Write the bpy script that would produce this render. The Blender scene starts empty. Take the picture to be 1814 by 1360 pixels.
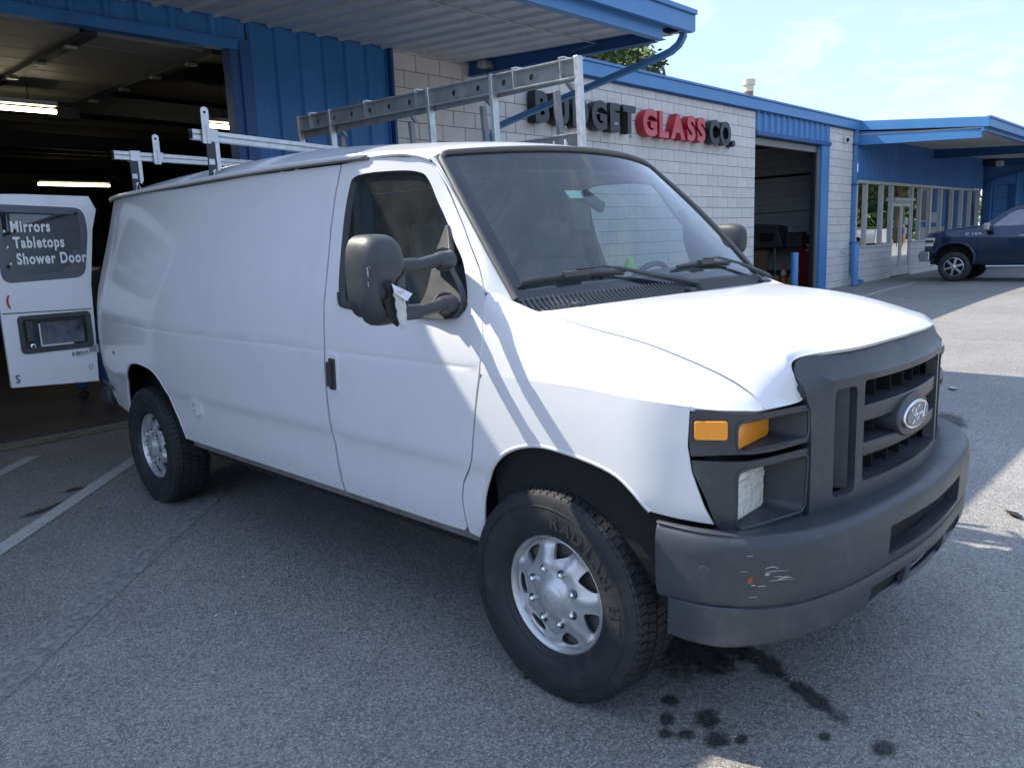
import bpy, bmesh, math, random
import numpy as np
from mathutils import Vector, Matrix
from mathutils.geometry import delaunay_2d_cdt
R = math.radians
S = bpy.context.scene
C = S.collection
random.seed(7)

# ------------------------------------------------------------------ camera, sky, sun, exposure
cam = bpy.data.objects.new('camera', bpy.data.cameras.new('camera'))
C.objects.link(cam); S.camera = cam
CX, CY, CZ, YAW, PITCH, ROLL, F = -2.98005, -1.68397, 1.6, .82147, -.17527, -.038555, 1422.4
cam.data.sensor_width = 36; cam.data.lens = F / 1814 * 36
cam.data.clip_start = .05; cam.data.clip_end = 2000
fw = Vector((math.sin(YAW) * math.cos(PITCH), math.cos(YAW) * math.cos(PITCH), math.sin(PITCH)))
rt = Vector((math.cos(YAW), -math.sin(YAW), 0)); up = rt.cross(fw)
r2 = rt * math.cos(ROLL) + up * math.sin(ROLL); u2 = -rt * math.sin(ROLL) + up * math.cos(ROLL)
cam.matrix_world = Matrix(((r2.x, u2.x, -fw.x, CX), (r2.y, u2.y, -fw.y, CY), (r2.z, u2.z, -fw.z, CZ), (0, 0, 0, 1)))

SUN = Vector((-.27, .93, 1.0)).normalized()          # towards the sun
world = bpy.data.worlds.new('World'); S.world = world; world.use_nodes = True
nt = world.node_tree; nt.nodes.clear()
out = nt.nodes.new('ShaderNodeOutputWorld'); bg = nt.nodes.new('ShaderNodeBackground')
sky = nt.nodes.new('ShaderNodeTexSky'); sky.sky_type = 'NISHITA'; sky.sun_disc = False
sky.sun_elevation = math.asin(SUN.z); sky.sun_rotation = math.atan2(SUN.x, SUN.y)
sky.air_density = 1.0; sky.dust_density = .4; sky.ozone_density = 2.0
tc = nt.nodes.new('ShaderNodeTexCoord'); mp = nt.nodes.new('ShaderNodeMapping')
mp.inputs['Rotation'].default_value = (0, R(-18), R(20)); mp.inputs['Scale'].default_value = (1.2, 3.2, 7.5)
nz = nt.nodes.new('ShaderNodeTexNoise'); nz.inputs['Scale'].default_value = 2.3; nz.inputs['Detail'].default_value = 9; nz.inputs['Roughness'].default_value = .62
nz.inputs['Distortion'].default_value = .7
rp = nt.nodes.new('ShaderNodeMapRange'); rp.inputs['From Min'].default_value = .50; rp.inputs['From Max'].default_value = .78
rp.inputs['To Max'].default_value = .75
mx = nt.nodes.new('ShaderNodeMix'); mx.data_type = 'RGBA'; mx.blend_type = 'MIX'
mx.inputs[7].default_value = (2.0, 2.1, 2.35, 1)
nt.links.new(tc.outputs['Generated'], mp.inputs[0]); nt.links.new(mp.outputs[0], nz.inputs[0])
nt.links.new(nz.outputs[0], rp.inputs[0]); nt.links.new(rp.outputs[0], mx.inputs[0])
fl = nt.nodes.new('ShaderNodeMix'); fl.data_type = 'RGBA'; fl.inputs[0].default_value = .86; fl.inputs[7].default_value = (.98, 1.27, 1.92, 1)
nt.links.new(sky.outputs[0], fl.inputs[6]); nt.links.new(fl.outputs[2], mx.inputs[6]); nt.links.new(mx.outputs[2], bg.inputs[0])
bg.inputs[1].default_value = .15; nt.links.new(bg.outputs[0], out.inputs[0])
sd = bpy.data.lights.new('sun', 'SUN'); sd.energy = 2.0; sd.angle = R(.5); sd.color = (1, .92, .80)
sun = bpy.data.objects.new('sun', sd); C.objects.link(sun)
sun.rotation_euler = SUN.to_track_quat('Z', 'Y').to_euler(); sun.location = (0, 0, 30)
S.view_settings.view_transform = 'Standard'; S.view_settings.look = 'None'
S.view_settings.exposure = 2.05; S.view_settings.gamma = 1; S.view_settings.use_curve_mapping = False
S.cycles.max_bounces = 8; S.cycles.transparent_max_bounces = 16; S.cycles.caustics_reflective = False; S.cycles.caustics_refractive = False

# ------------------------------------------------------------------ object helpers
def link(name, me, mat=None, parent=None, loc=(0, 0, 0), rot=(0, 0, 0), scale=None):
    o = bpy.data.objects.new(name, me); C.objects.link(o)
    if mat is not None and me is not None:
        if not me.materials:
            for m in (mat if isinstance(mat, (list, tuple)) else [mat]): me.materials.append(m)
    o.parent = parent; o.location = loc; o.rotation_euler = rot
    if scale: o.scale = scale
    return o
def tag(o, label=None, cat=None, group=None, kind=None):
    if label: o['label'] = label
    if cat: o['category'] = cat
    if group: o['group'] = group
    if kind: o['kind'] = kind
    return o
def empty(name, label=None, cat=None, loc=(0, 0, 0), rz=0, group=None, parent=None):
    o = bpy.data.objects.new(name, None); C.objects.link(o); o.location = loc; o.rotation_euler = (0, 0, rz)
    o.parent = parent; o.empty_display_size = .1
    return tag(o, label, cat, group)
def copy_tree(o, parent=None):
    kids = KIDS(o); c = o.copy(); C.objects.link(c); c.parent = parent
    for k in kids: copy_tree(k, c)
    return c
def KIDS(o): return [x for x in bpy.data.objects if x.parent == o]

class MB:
    def __init__(s): s.v = []; s.f = []; s.m = []; s.M = Matrix.Identity(4)
    def add(s, vs, fs, mi=0):
        n = len(s.v); s.v += [tuple(s.M @ Vector(v)) for v in vs]; s.f += [tuple(i + n for i in f) for f in fs]; s.m += [mi] * len(fs)
    def box(s, a, b, mi=0):
        x0, y0, z0 = a; x1, y1, z1 = b
        s.add([(x0, y0, z0), (x1, y0, z0), (x1, y1, z0), (x0, y1, z0), (x0, y0, z1), (x1, y0, z1), (x1, y1, z1), (x0, y1, z1)],
              [(0, 3, 2, 1), (4, 5, 6, 7), (0, 1, 5, 4), (1, 2, 6, 5), (2, 3, 7, 6), (3, 0, 4, 7)], mi)
    def bar(s, a, b, w, h, mi=0, upv=(0, 0, 1)):
        a = Vector(a); b = Vector(b); d = (b - a).normalized(); u = Vector(upv)
        sd_ = d.cross(u)
        if sd_.length < 1e-4: sd_ = d.cross(Vector((0, 1, 0)))
        sd_.normalize(); u = sd_.cross(d)
        p = [a + sd_ * x * w / 2 + u * y * h / 2 for x, y in ((-1, -1), (1, -1), (1, 1), (-1, 1))]
        q = [v + (b - a) for v in p]
        s.add(p + q, [(3, 2, 1, 0), (4, 5, 6, 7), (0, 1, 5, 4), (1, 2, 6, 5), (2, 3, 7, 6), (3, 0, 4, 7)], mi)
    def tube(s, pts, r, n=8, mi=0, cap=True, sq=False):
        pts = [Vector(p) for p in pts]; rs = r if isinstance(r, (list, tuple)) else [r] * len(pts)
        ring = []; prev = None
        for i, p in enumerate(pts):
            d = (pts[min(i + 1, len(pts) - 1)] - pts[max(i - 1, 0)]).normalized()
            if prev is None:
                a = Vector((0, 0, 1)) if abs(d.z) < .9 else Vector((0, 1, 0)); u = d.cross(a).normalized()
            else: u = (prev - d * prev.dot(d)).normalized()
            prev = u; w = d.cross(u); ph = math.pi / 4 if sq else 0
            ring.append([p + (u * math.cos(ph + 2 * math.pi * k / n) + w * math.sin(ph + 2 * math.pi * k / n)) * rs[i] for k in range(n)])
        vs = [v for rg in ring for v in rg]; fs = []
        for i in range(len(pts) - 1):
            for k in range(n): fs.append((i * n + k, i * n + (k + 1) % n, (i + 1) * n + (k + 1) % n, (i + 1) * n + k))
        if cap: fs += [tuple(range(n - 1, -1, -1)), tuple((len(pts) - 1) * n + k for k in range(n))]
        s.add(vs, fs, mi)
    def lathe(s, prof, n=48, axis='x', mi=0, cap=False):
        # prof: list of (r, a) a = along the axis
        vs = []; fs = []
        for r, a in prof:
            for k in range(n):
                t = 2 * math.pi * k / n; c_, s_ = math.cos(t) * r, math.sin(t) * r
                vs.append({'x': (a, c_, s_), 'y': (c_, a, s_), 'z': (c_, s_, a)}[axis])
        for i in range(len(prof) - 1):
            for k in range(n): fs.append((i * n + k, i * n + (k + 1) % n, (i + 1) * n + (k + 1) % n, (i + 1) * n + k))
        if cap: fs += [tuple(range(n - 1, -1, -1)), tuple((len(prof) - 1) * n + k for k in range(n))]
        s.add(vs, fs, mi)
    def prism(s, poly, z0, z1, mi=0, f=None):
        # polygon in (a,b), extruded along c;  f maps (a,b,c)->xyz
        f = f or (lambda a, b, c: (a, b, c)); n = len(poly)
        s.add([f(a, b, z0) for a, b in poly] + [f(a, b, z1) for a, b in poly],
              [tuple(range(n - 1, -1, -1)), tuple(range(n, 2 * n))] + [(i, (i + 1) % n, n + (i + 1) % n, n + i) for i in range(n)], mi)
    def grid(s, P, mi=0, closed=False):
        m, n = len(P), len(P[0]); fs = []
        for i in range(m - 1):
            for j in range(n - (0 if closed else 1)): fs.append((i * n + j, i * n + (j + 1) % n, (i + 1) * n + (j + 1) % n, (i + 1) * n + j))
        s.add([p for row in P for p in row], fs, mi)
    def mesh(s, name='m', smooth=None, flip_out=None, fixn=True):
        me = bpy.data.meshes.new(name); me.from_pydata(s.v, [], s.f)
        if any(s.m): me.polygons.foreach_set('material_index', s.m)
        if fixn:
            b = bmesh.new(); b.from_mesh(me); bmesh.ops.recalc_face_normals(b, faces=b.faces); b.to_mesh(me); b.free()
        if smooth is not None:
            me.polygons.foreach_set('use_smooth', [True] * len(me.polygons)); me.set_sharp_from_angle(angle=R(smooth))
        me.update(); return me
    def build(s, name, mat, parent=None, smooth=None, bevel=0, solid=0, loc=(0, 0, 0), rot=(0, 0, 0), fixn=True, seg=2):
        o = link(name, s.mesh(name, smooth, fixn=fixn), mat, parent, loc, rot)
        if solid: md = o.modifiers.new('s', 'SOLIDIFY'); md.thickness = abs(solid); md.offset = -1 if solid > 0 else 1
        if bevel: md = o.modifiers.new('b', 'BEVEL'); md.width = bevel; md.segments = seg; md.limit_method = 'ANGLE'; md.harden_normals = smooth is not None
        return o

def dens(loop, step, closed=True):
    out_ = []; n = len(loop)
    for i in range(n if closed else n - 1):
        a = np.array(loop[i], float); b = np.array(loop[(i + 1) % n], float); k = max(1, int(np.ceil(np.linalg.norm(b - a) / step)))
        out_ += [tuple(a + (b - a) * j / k) for j in range(k)]
    if not closed: out_.append(tuple(map(float, loop[-1])))
    return out_
def inside(P, loop):
    x, y = P[:, 0], P[:, 1]; r = np.zeros(len(P), bool); L = np.array(loop); n = len(L)
    for i in range(n):
        x1, y1 = L[i]; x2, y2 = L[(i + 1) % n]
        if y1 == y2: continue
        c = ((y1 > y) != (y2 > y)) & (x < (x2 - x1) * (y - y1) / (y2 - y1) + x1); r ^= c
    return r
def smooth_loop(pts, n=6, closed=True):
    P = [np.array(p, float) for p in pts]; m = len(P); o = []
    for i in range(m if closed else m - 1):
        g = lambda k: P[k % m] if closed else P[min(max(k, 0), m - 1)]
        p0, p1, p2, p3 = g(i - 1), g(i), g(i + 1), g(i + 2)
        for j in range(n):
            t = j / n; o.append(tuple(.5 * (2 * p1 + (p2 - p0) * t + (2 * p0 - 5 * p1 + 4 * p2 - p3) * t * t + (3 * p1 - p0 - 3 * p2 + p3) * t ** 3)))
    if not closed: o.append(tuple(P[-1]))
    return o
def rrect(x0, y0, x1, y1, r, n=4):
    o = []
    for cx, cy, a in ((x1 - r, y1 - r, 0), (x0 + r, y1 - r, 90), (x0 + r, y0 + r, 180), (x1 - r, y0 + r, 270)):
        for k in range(n + 1): t = R(a + 90 * k / n); o.append((cx + r * math.cos(t), cy + r * math.sin(t)))
    return o
def cdt(outer, holes, step, extra=(), ys=None, zs=None, bstep=None):
    bstep = bstep or step
    loops = [dens(outer, bstep)] + [dens(h, bstep) for h in holes] + [dens(e, bstep) for e in extra]
    vs = []; es = []
    for L in loops:
        n = len(vs); vs += L; es += [(n + i, n + (i + 1) % len(L)) for i in range(len(L))]
    O = np.array(loops[0]); a0, b0 = O.min(0); a1, b1 = O.max(0)
    ga = np.arange(a0 + step / 2, a1, step) if ys is None else np.array(ys); gb = np.arange(b0 + step / 2, b1, step) if zs is None else np.array(zs)
    G = np.array([(a, b) for a in ga for b in gb], float).reshape(-1, 2); k = inside(G, loops[0])
    for h in loops[1:1 + len(holes)]: k &= ~inside(G, h)
    G = G[k]; B = np.array(vs)
    if len(G):
        d = np.sqrt(((G[:, None, :] - B[None, :, :]) ** 2).sum(2)).min(1); G = G[d > min(step, bstep) * .35]
        vs = vs + [tuple(g) for g in G]
    r = delaunay_2d_cdt([Vector((float(a), float(b))) for a, b in vs], es, [], 0, 1e-6)
    V = np.array([(v.x, v.y) for v in r[0]]); T = np.array(r[2]); cen = V[T].mean(1); k = inside(cen, loops[0])
    for h in loops[1:1 + len(holes)]: k &= ~inside(cen, h)
    T = T[k]; A = V[T]; ar = (A[:, 1, 0] - A[:, 0, 0]) * (A[:, 2, 1] - A[:, 0, 1]) - (A[:, 1, 1] - A[:, 0, 1]) * (A[:, 2, 0] - A[:, 0, 0])
    T = [tuple(t) if s_ > 0 else (t[0], t[2], t[1]) for t, s_ in zip(T.tolist(), ar) if abs(s_) > 1e-9]
    return V.tolist(), T
def panel(name, outer, holes, surf, mat, parent, step=.05, thick=.006, sides=(1,), extra=(), outward=None, smooth=35, bstep=None, zs=None, ys=None):
    V, T = cdt(outer, holes, step, extra, bstep=bstep, zs=zs, ys=ys); res = []
    for s in sides:
        P = [surf(a, b) for a, b in V]; P = [(x * s, y, z) for x, y, z in P]
        me = bpy.data.meshes.new(name); me.from_pydata(P, [], T); me.update()
        if outward is not None:
            w = Vector((outward[0] * s, outward[1], outward[2])); acc = sum((p.normal.dot(w) * p.area for p in me.polygons))
            if acc < 0: me.flip_normals()
        me.polygons.foreach_set('use_smooth', [True] * len(me.polygons)); me.set_sharp_from_angle(angle=R(smooth))
        o = link(name, me, mat, parent)
        if thick: md = o.modifiers.new('s', 'SOLIDIFY'); md.thickness = thick; md.offset = -1
        res.append(o)
    return res if len(res) > 1 else res[0]
def bowl(name, A, B, mat, parent, cap=False, smooth=40, rows=1):
    mb = MB(); L = [[tuple(Vector(a).lerp(Vector(b), k / rows)) for a, b in zip(A, B)] for k in range(rows + 1)]; mb.grid(L, closed=True)
    if cap: mb.add(B, [tuple(range(len(B)))])
    return mb.build(name, mat, parent, smooth=smooth)

# ------------------------------------------------------------------ materials
def M(name, col, rough=.5, metal=0, var=0, vs=4, bump=0, bs=60, coat=0, spec=.5, dirt=None, objvar=0, emit=0, detail=4, bdist=.01, dscale=2):
    m = bpy.data.materials.new(name); m.use_nodes = True; n = m.node_tree; b = n.nodes['Principled BSDF']
    b.inputs['Base Color'].default_value = (*col, 1); b.inputs['Roughness'].default_value = rough; b.inputs['Metallic'].default_value = metal
    b.inputs['Specular IOR Level'].default_value = spec; b.inputs['Coat Weight'].default_value = coat; b.inputs['Coat Roughness'].default_value = .05
    if emit: b.inputs['Emission Color'].default_value = (*col, 1); b.inputs['Emission Strength'].default_value = emit
    t = n.nodes.new('ShaderNodeTexCoord'); cur = None
    def rgb(c):
        x = n.nodes.new('ShaderNodeRGB'); x.outputs[0].default_value = (*c, 1); return x.outputs[0]
    if var or dirt or objvar:
        cur = rgb(col)
    if var:
        q = n.nodes.new('ShaderNodeTexNoise'); q.inputs['Scale'].default_value = vs; q.inputs['Detail'].default_value = detail; q.inputs['Roughness'].default_value = .6
        n.links.new(t.outputs['Object'], q.inputs[0])
        mr = n.nodes.new('ShaderNodeMapRange'); mr.inputs[1].default_value = .3; mr.inputs[2].default_value = .7; mr.inputs[3].default_value = 1 - var; mr.inputs[4].default_value = 1 + var
        n.links.new(q.outputs[0], mr.inputs[0])
        h = n.nodes.new('ShaderNodeMix'); h.data_type = 'RGBA'; h.blend_type = 'MULTIPLY'; h.inputs[0].default_value = 1
        n.links.new(cur, h.inputs[6]); n.links.new(mr.outputs[0], h.inputs[7]); cur = h.outputs[2]
        mr2 = n.nodes.new('ShaderNodeMapRange'); mr2.inputs[1].default_value = .3; mr2.inputs[2].default_value = .7; mr2.inputs[3].default_value = max(0, rough - var * .5); mr2.inputs[4].default_value = min(1, rough + var * .5)
        n.links.new(q.outputs[0], mr2.inputs[0]); n.links.new(mr2.outputs[0], b.inputs['Roughness'])
    if objvar:
        oi = n.nodes.new('ShaderNodeObjectInfo'); mr = n.nodes.new('ShaderNodeMapRange'); mr.inputs[3].default_value = 1 - objvar; mr.inputs[4].default_value = 1 + objvar
        n.links.new(oi.outputs['Random'], mr.inputs[0]); h = n.nodes.new('ShaderNodeMix'); h.data_type = 'RGBA'; h.blend_type = 'MULTIPLY'; h.inputs[0].default_value = 1
        n.links.new(cur, h.inputs[6]); n.links.new(mr.outputs[0], h.inputs[7]); cur = h.outputs[2]
    if dirt:
        dc, amt = dirt
        q = n.nodes.new('ShaderNodeTexNoise'); q.inputs['Scale'].default_value = dscale; q.inputs['Detail'].default_value = 8; q.inputs['Roughness'].default_value = .7
        n.links.new(t.outputs['Object'], q.inputs[0])
        mr = n.nodes.new('ShaderNodeMapRange'); mr.inputs[1].default_value = .52; mr.inputs[2].default_value = .72; mr.inputs[3].default_value = 0; mr.inputs[4].default_value = amt
        n.links.new(q.outputs[0], mr.inputs[0]); h = n.nodes.new('ShaderNodeMix'); h.data_type = 'RGBA'
        n.links.new(mr.outputs[0], h.inputs[0]); n.links.new(cur, h.inputs[6]); n.links.new(rgb(dc), h.inputs[7]); cur = h.outputs[2]
    if cur is not None: n.links.new(cur, b.inputs['Base Color'])
    if bump:
        q = n.nodes.new('ShaderNodeTexNoise'); q.inputs['Scale'].default_value = bs; q.inputs['Detail'].default_value = 5
        n.links.new(t.outputs['Object'], q.inputs[0]); u = n.nodes.new('ShaderNodeBump'); u.inputs['Strength'].default_value = bump; u.inputs['Distance'].default_value = bdist
        n.links.new(q.outputs[0], u.inputs['Height']); n.links.new(u.outputs[0], b.inputs['Normal'])
        if coat: n.links.new(u.outputs[0], b.inputs['Coat Normal'])
    return m
def fillet(P, r, n=5):
    o = []; m = len(P)
    for i in range(m):
        a, b, c_ = (np.array(P[(i + k) % m], float) for k in (-1, 0, 1)); u = a - b; v = c_ - b; lu, lv = np.linalg.norm(u), np.linalg.norm(v); d = min(r, lu * .45, lv * .45); p0 = b + u / lu * d; p1 = b + v / lv * d
        for k in range(n + 1): t = k / n; o.append(tuple((1 - t) ** 2 * p0 + 2 * t * (1 - t) * b + t * t * p1))
    return o
def glass(name, tint=(.8, .9, .88), refl=1.0, rough=.0, ior=1.5, dust=0, dcol=(.35, .36, .36), f0=.085):
    m = bpy.data.materials.new(name); m.use_nodes = True; n = m.node_tree; n.nodes.clear()
    o = n.nodes.new('ShaderNodeOutputMaterial'); t = n.nodes.new('ShaderNodeBsdfTransparent'); g = n.nodes.new('ShaderNodeBsdfGlossy')
    t.inputs[0].default_value = (*tint, 1); g.inputs['Roughness'].default_value = rough; g.inputs[0].default_value = (refl, refl, refl, 1)
    f = n.nodes.new('ShaderNodeFresnel'); f.inputs[0].default_value = ior; x = n.nodes.new('ShaderNodeMixShader')
    # thin sheet: same Fresnel from both sides
    geo = n.nodes.new('ShaderNodeNewGeometry'); mth = n.nodes.new('ShaderNodeMath'); mth.operation = 'MULTIPLY'; mth.inputs[1].default_value = 1.0
    n.links.new(f.outputs[0], mth.inputs[0])
    ab = n.nodes.new('ShaderNodeLayerWeight'); ab.inputs[0].default_value = .5
    # Schlick from facing, symmetric
    pw = n.nodes.new('ShaderNodeMath'); pw.operation = 'POWER'; pw.inputs[1].default_value = 4.2; n.links.new(ab.outputs['Facing'], pw.inputs[0])
    ad = n.nodes.new('ShaderNodeMath'); ad.operation = 'MULTIPLY_ADD'; ad.inputs[1].default_value = .9; ad.inputs[2].default_value = f0; n.links.new(pw.outputs[0], ad.inputs[0])
    ad.use_clamp = True
    n.links.new(ad.outputs[0], x.inputs[0]); n.links.new(t.outputs[0], x.inputs[1]); n.links.new(g.outputs[0], x.inputs[2])
    if dust:
        d = n.nodes.new('ShaderNodeBsdfDiffuse'); d.inputs[0].default_value = (*dcol, 1); y = n.nodes.new('ShaderNodeMixShader')
        tcn = n.nodes.new('ShaderNodeTexCoord'); q = n.nodes.new('ShaderNodeTexNoise'); q.inputs['Scale'].default_value = 3; q.inputs['Detail'].default_value = 10; q.inputs['Roughness'].default_value = .75
        v = n.nodes.new('ShaderNodeTexVoronoi'); v.inputs['Scale'].default_value = 55
        n.links.new(tcn.outputs['Object'], q.inputs[0]); n.links.new(tcn.outputs['Object'], v.inputs[0])
        mr = n.nodes.new('ShaderNodeMapRange'); mr.inputs[1].default_value = .35; mr.inputs[2].default_value = .75; mr.inputs[3].default_value = dust * .4; mr.inputs[4].default_value = dust * 1.6
        n.links.new(q.outputs[0], mr.inputs[0])
        sp = n.nodes.new('ShaderNodeMapRange'); sp.inputs[1].default_value = .05; sp.inputs[2].default_value = .14; sp.inputs[3].default_value = dust * 3; sp.inputs[4].default_value = 0
        n.links.new(v.outputs['Distance'], sp.inputs[0])
        vr = n.nodes.new('ShaderNodeMath'); vr.operation = 'GREATER_THAN'; vr.inputs[1].default_value = .62; n.links.new(v.outputs['Color'], vr.inputs[0])
        ml = n.nodes.new('ShaderNodeMath'); ml.operation = 'MULTIPLY'; n.links.new(sp.outputs[0], ml.inputs[0]); n.links.new(vr.outputs[0], ml.inputs[1])
        sm = n.nodes.new('ShaderNodeMath'); sm.operation = 'ADD'; n.links.new(mr.outputs[0], sm.inputs[0]); n.links.new(ml.outputs[0], sm.inputs[1])
        n.links.new(sm.outputs[0], y.inputs[0]); n.links.new(x.outputs[0], y.inputs[1]); n.links.new(d.outputs[0], y.inputs[2]); n.links.new(y.outputs[0], o.inputs[0])
    else: n.links.new(x.outputs[0], o.inputs[0])
    return m
WHITE = M('van_paint', (.745, .75, .76), .26, coat=.5, bump=.05, bs=3.2, bdist=.02, dirt=((.50, .47, .41), .13), dscale=4)
BLKP = M('black_plastic', (.045, .048, .052), .48, var=.18, vs=9, bump=.25, bs=900, bdist=.0006, dirt=((.13, .13, .13), .35), dscale=5)
BUMP = M('faded_bumper_plastic', (.05, .054, .062), .42, var=.15, vs=4, bump=.2, bs=700, bdist=.0005, dirt=((.15, .155, .16), .45), dscale=3.5)
DARK = M('dark_void', (.012, .012, .013), .9)
RUB = M('tyre_rubber', (.020, .021, .023), .62, var=.25, vs=14, bump=.2, bs=300, bdist=.0008, dirt=((.07, .066, .06), .5), dscale=9)
SEAL = M('rubber_seal', (.03, .03, .03), .55)
SILV = M('silver_wheel_paint', (.58, .59, .60), .34, .6, var=.08, vs=14, coat=.2, dirt=((.2, .19, .17), .35), dscale=11)
CHROME = M('chrome', (.85, .86, .88), .08, 1)
ALU = M('mill_aluminium', (.62, .63, .62), .42, .8, var=.15, vs=25, bump=.15, bs=120, bdist=.001, dirt=((.28, .27, .25), .3), dscale=8)
ALUW = M('shaded_weathered_aluminium', (.22, .23, .235), .5, .25, var=.2, vs=12, dirt=((.25, .24, .22), .45), dscale=5)  # weathered rail metal, darkened to put the faces' shade into the colour
AMBER = M('amber_lens', (.95, .33, .012), .18, coat=.8, bump=.5, bs=90, bdist=.002)
CLEAR = M('clear_lens', (.74, .73, .66), .12, .1, coat=.9, var=.25, vs=22)
INTR = M('interior_trim', (.05, .052, .055), .75, var=.1, vs=8)
SEATM = M('grey_seat_fabric', (.07, .075, .085), .95, var=.15, vs=30, bump=.3, bs=400)
WSG = glass('windshield_glass', (.74, .88, .84), dust=.075, dcol=(.30, .34, .35))  # dust film raised to carry the pale haze of reflections
WSGT = glass('windshield_tint_band', (.24, .27, .36), dust=.05)
SIDEG = glass('side_window_glass', (.55, .66, .63), dust=.09, dcol=(.30, .32, .31))
STOREG = glass('storefront_glass', (.35, .42, .40), refl=1, f0=.62)
CERAM = M('black_glass_border', (.02, .02, .026), .12, coat=.3)
BLUE = M('blue_painted_metal', (.030, .170, .44), .42, var=.13, vs=1.6, bump=.08, bs=20, bdist=.004, dirt=((.05, .12, .25), .35), dscale=1.2, objvar=.06)
BLUE2 = M('blue_fascia_paint', (.075, .24, .50), .38, var=.1, vs=1.1, dirt=((.12, .22, .38), .35), dscale=1.0)
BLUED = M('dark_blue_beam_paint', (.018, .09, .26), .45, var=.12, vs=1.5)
BLOCK = M('painted_block', (.67, .645, .62), .8, var=.07, vs=3, bump=.35, bs=55, bdist=.004, dirt=((.30, .28, .27), .35), dscale=1.6, objvar=.05)
MORT = M('mortar', (.22, .20, .19), .95, var=.12, vs=12, bump=.3, bs=120)
SOFF = M('ribbed_soffit_metal', (.60, .60, .59), .5, .15, var=.16, vs=1.3, dirt=((.20, .19, .17), .4), dscale=1.5, objvar=.06)
GALV = M('galvanised_steel', (.36, .36, .35), .5, .6, var=.2, vs=14, dirt=((.2, .13, .08), .35), dscale=7)
FRAME = M('storefront_frame', (.58, .57, .55), .45, .3, var=.08, vs=4)
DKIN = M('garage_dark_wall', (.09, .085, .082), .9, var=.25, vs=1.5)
# ------------------------------------------------------------------ lettering meshes (one depsgraph pass)
TXT = {}
def prep(key, s, size=1, ext=.01, off=0, sx=1, bev=0, sp=1, al='LEFT'):
    c = bpy.data.curves.new(key, 'FONT'); c.body = s; c.size = size; c.extrude = ext; c.offset = off; c.bevel_depth = bev; c.space_character = sp; c.align_x = al; c.resolution_u = 6
    o = bpy.data.objects.new(key, c); C.objects.link(o); o.scale = (sx, 1, 1); TXT[key] = (o, sx)
for ch in 'BUDGETLASCO.': prep('sg_' + ch, ch, 1.0, .5, .05, 1)
for ch in 'RADINHT': prep('ty_' + ch, ch, .064, .0011, .0024, 1.0, al='CENTER')
for i, s in enumerate(('. Mirrors', '. Tabletops', '. Shower Doors')): prep('dr_%d' % i, s, .106, .0004, .0034, .66, sp=1.16)
prep('badge', 'E-250', .042, .002, .001, 1.1); prep('truck', 'F-150', .13, .004, .004, 1.25); prep('tool', 'CRAFT', .06, .001, .001)
dg = bpy.context.evaluated_depsgraph_get(); dg.update()
TM = {}
for k, (o, sx) in TXT.items():
    me = bpy.data.meshes.new_from_object(o.evaluated_get(dg)); me.transform(Matrix.Diagonal((sx, 1, 1, 1))); me.materials.clear(); TM[k] = me
for k, (o, sx) in TXT.items():
    c = o.data; bpy.data.objects.remove(o); bpy.data.curves.remove(c)
def bounds(me):
    a = np.array([v.co[:] for v in me.vertices]); return a.min(0), a.max(0)

# ------------------------------------------------------------------ the white van (own frame: -Y front, Z up)
ZT = [.38, .44, .50, .58, .68, .763, .80, .90, 1.0, 1.10, 1.15, 1.25, 1.36, 1.5, 1.65, 1.8, 1.92, 2.0]
XT = [.89, .925, .950, .968, .978, .984, 1.0, 1.004, 1.006, 1.004, 1.0, .990, .970, .930, .885, .846, .818, .803]
_zz = np.linspace(.3, 2.1, 721); _xx = np.interp(_zz, ZT, XT); _k = np.exp(-.5 * (np.arange(-14, 15) / 5.) ** 2); _k /= _k.sum()
_xs = np.convolve(np.pad(_xx, 14, mode='edge'), _k, 'valid')
def hw(y, z):
    x = float(np.interp(z, _zz, _xs))
    x -= .003 * math.exp(-((z - 1.157) / .006) ** 2) * (1 if y > -.5 else 0)
    if y < 1.15 and z > 1.25: x -= .048 * min(1, (1.15 - y) / .5) ** 2 * min(1, (z - 1.25) / .4)
    if y > 2.8: x -= .165 * ((y - 2.8) / 1.8) ** 2
    if y < -.35: x -= .10 * ((-.35 - y) / .3) ** 2
    return x
side = lambda y, z: (hw(y, z), y, z)
VAN = empty('cargo_van', 'white cargo van with black grille and roof racks parked nose out at the bay', 'van', rz=-.0318)
def vpart(n, mb, mat, **k): return mb.build(n, mat, VAN, **k)
ARCHF = [(.341, .488), (.347, .552), (.325, .672), (.268, .783), (.175, .872), (.035, .918), (-.127, .913), (-.286, .884), (-.369, .835), (-.42, .779)]
zrow = [.5, .55, .6, .65, .70, .745, .762, .78, .80, .82, .86, .92, 1.0, 1.08, 1.13, 1.145, 1.151, 1.157, 1.163, 1.17, 1.19, 1.25, 1.31, 1.4, 1.5, 1.6, 1.7, 1.8, 1.9]
DF = [(.733, 1.916), (.625, 1.785), (.492, 1.624), (.376, 1.502), (.326, 1.423), (.284, 1.266), (.296, 1.145), (.335, .933), (.36, .811), (.43, .715), (.452, .64), (.452, .52)]
DRE = [(1.285, 1.20), (1.322, 1.5), (1.350, 1.68), (1.352, 1.83), (1.330, 1.966)]
door = DRE + [(1.145, 1.972), (.955, 1.962), (.815, 1.947)] + DF + [(.47, .50), (.6, .497), (1.28, .50)]
WIN = [(1.203, 1.39), (1.234, 1.502), (1.262, 1.696), (1.255, 1.85), (1.205, 1.907), (.946, 1.906), (.802, 1.888), (.745, 1.850), (.680, 1.757), (.572, 1.627), (.485, 1.543), (.432, 1.463), (.400, 1.387), (.435, 1.345), (.6, 1.340), (.9, 1.346), (1.15, 1.353)]
WINs = smooth_loop(WIN, 4)
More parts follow.
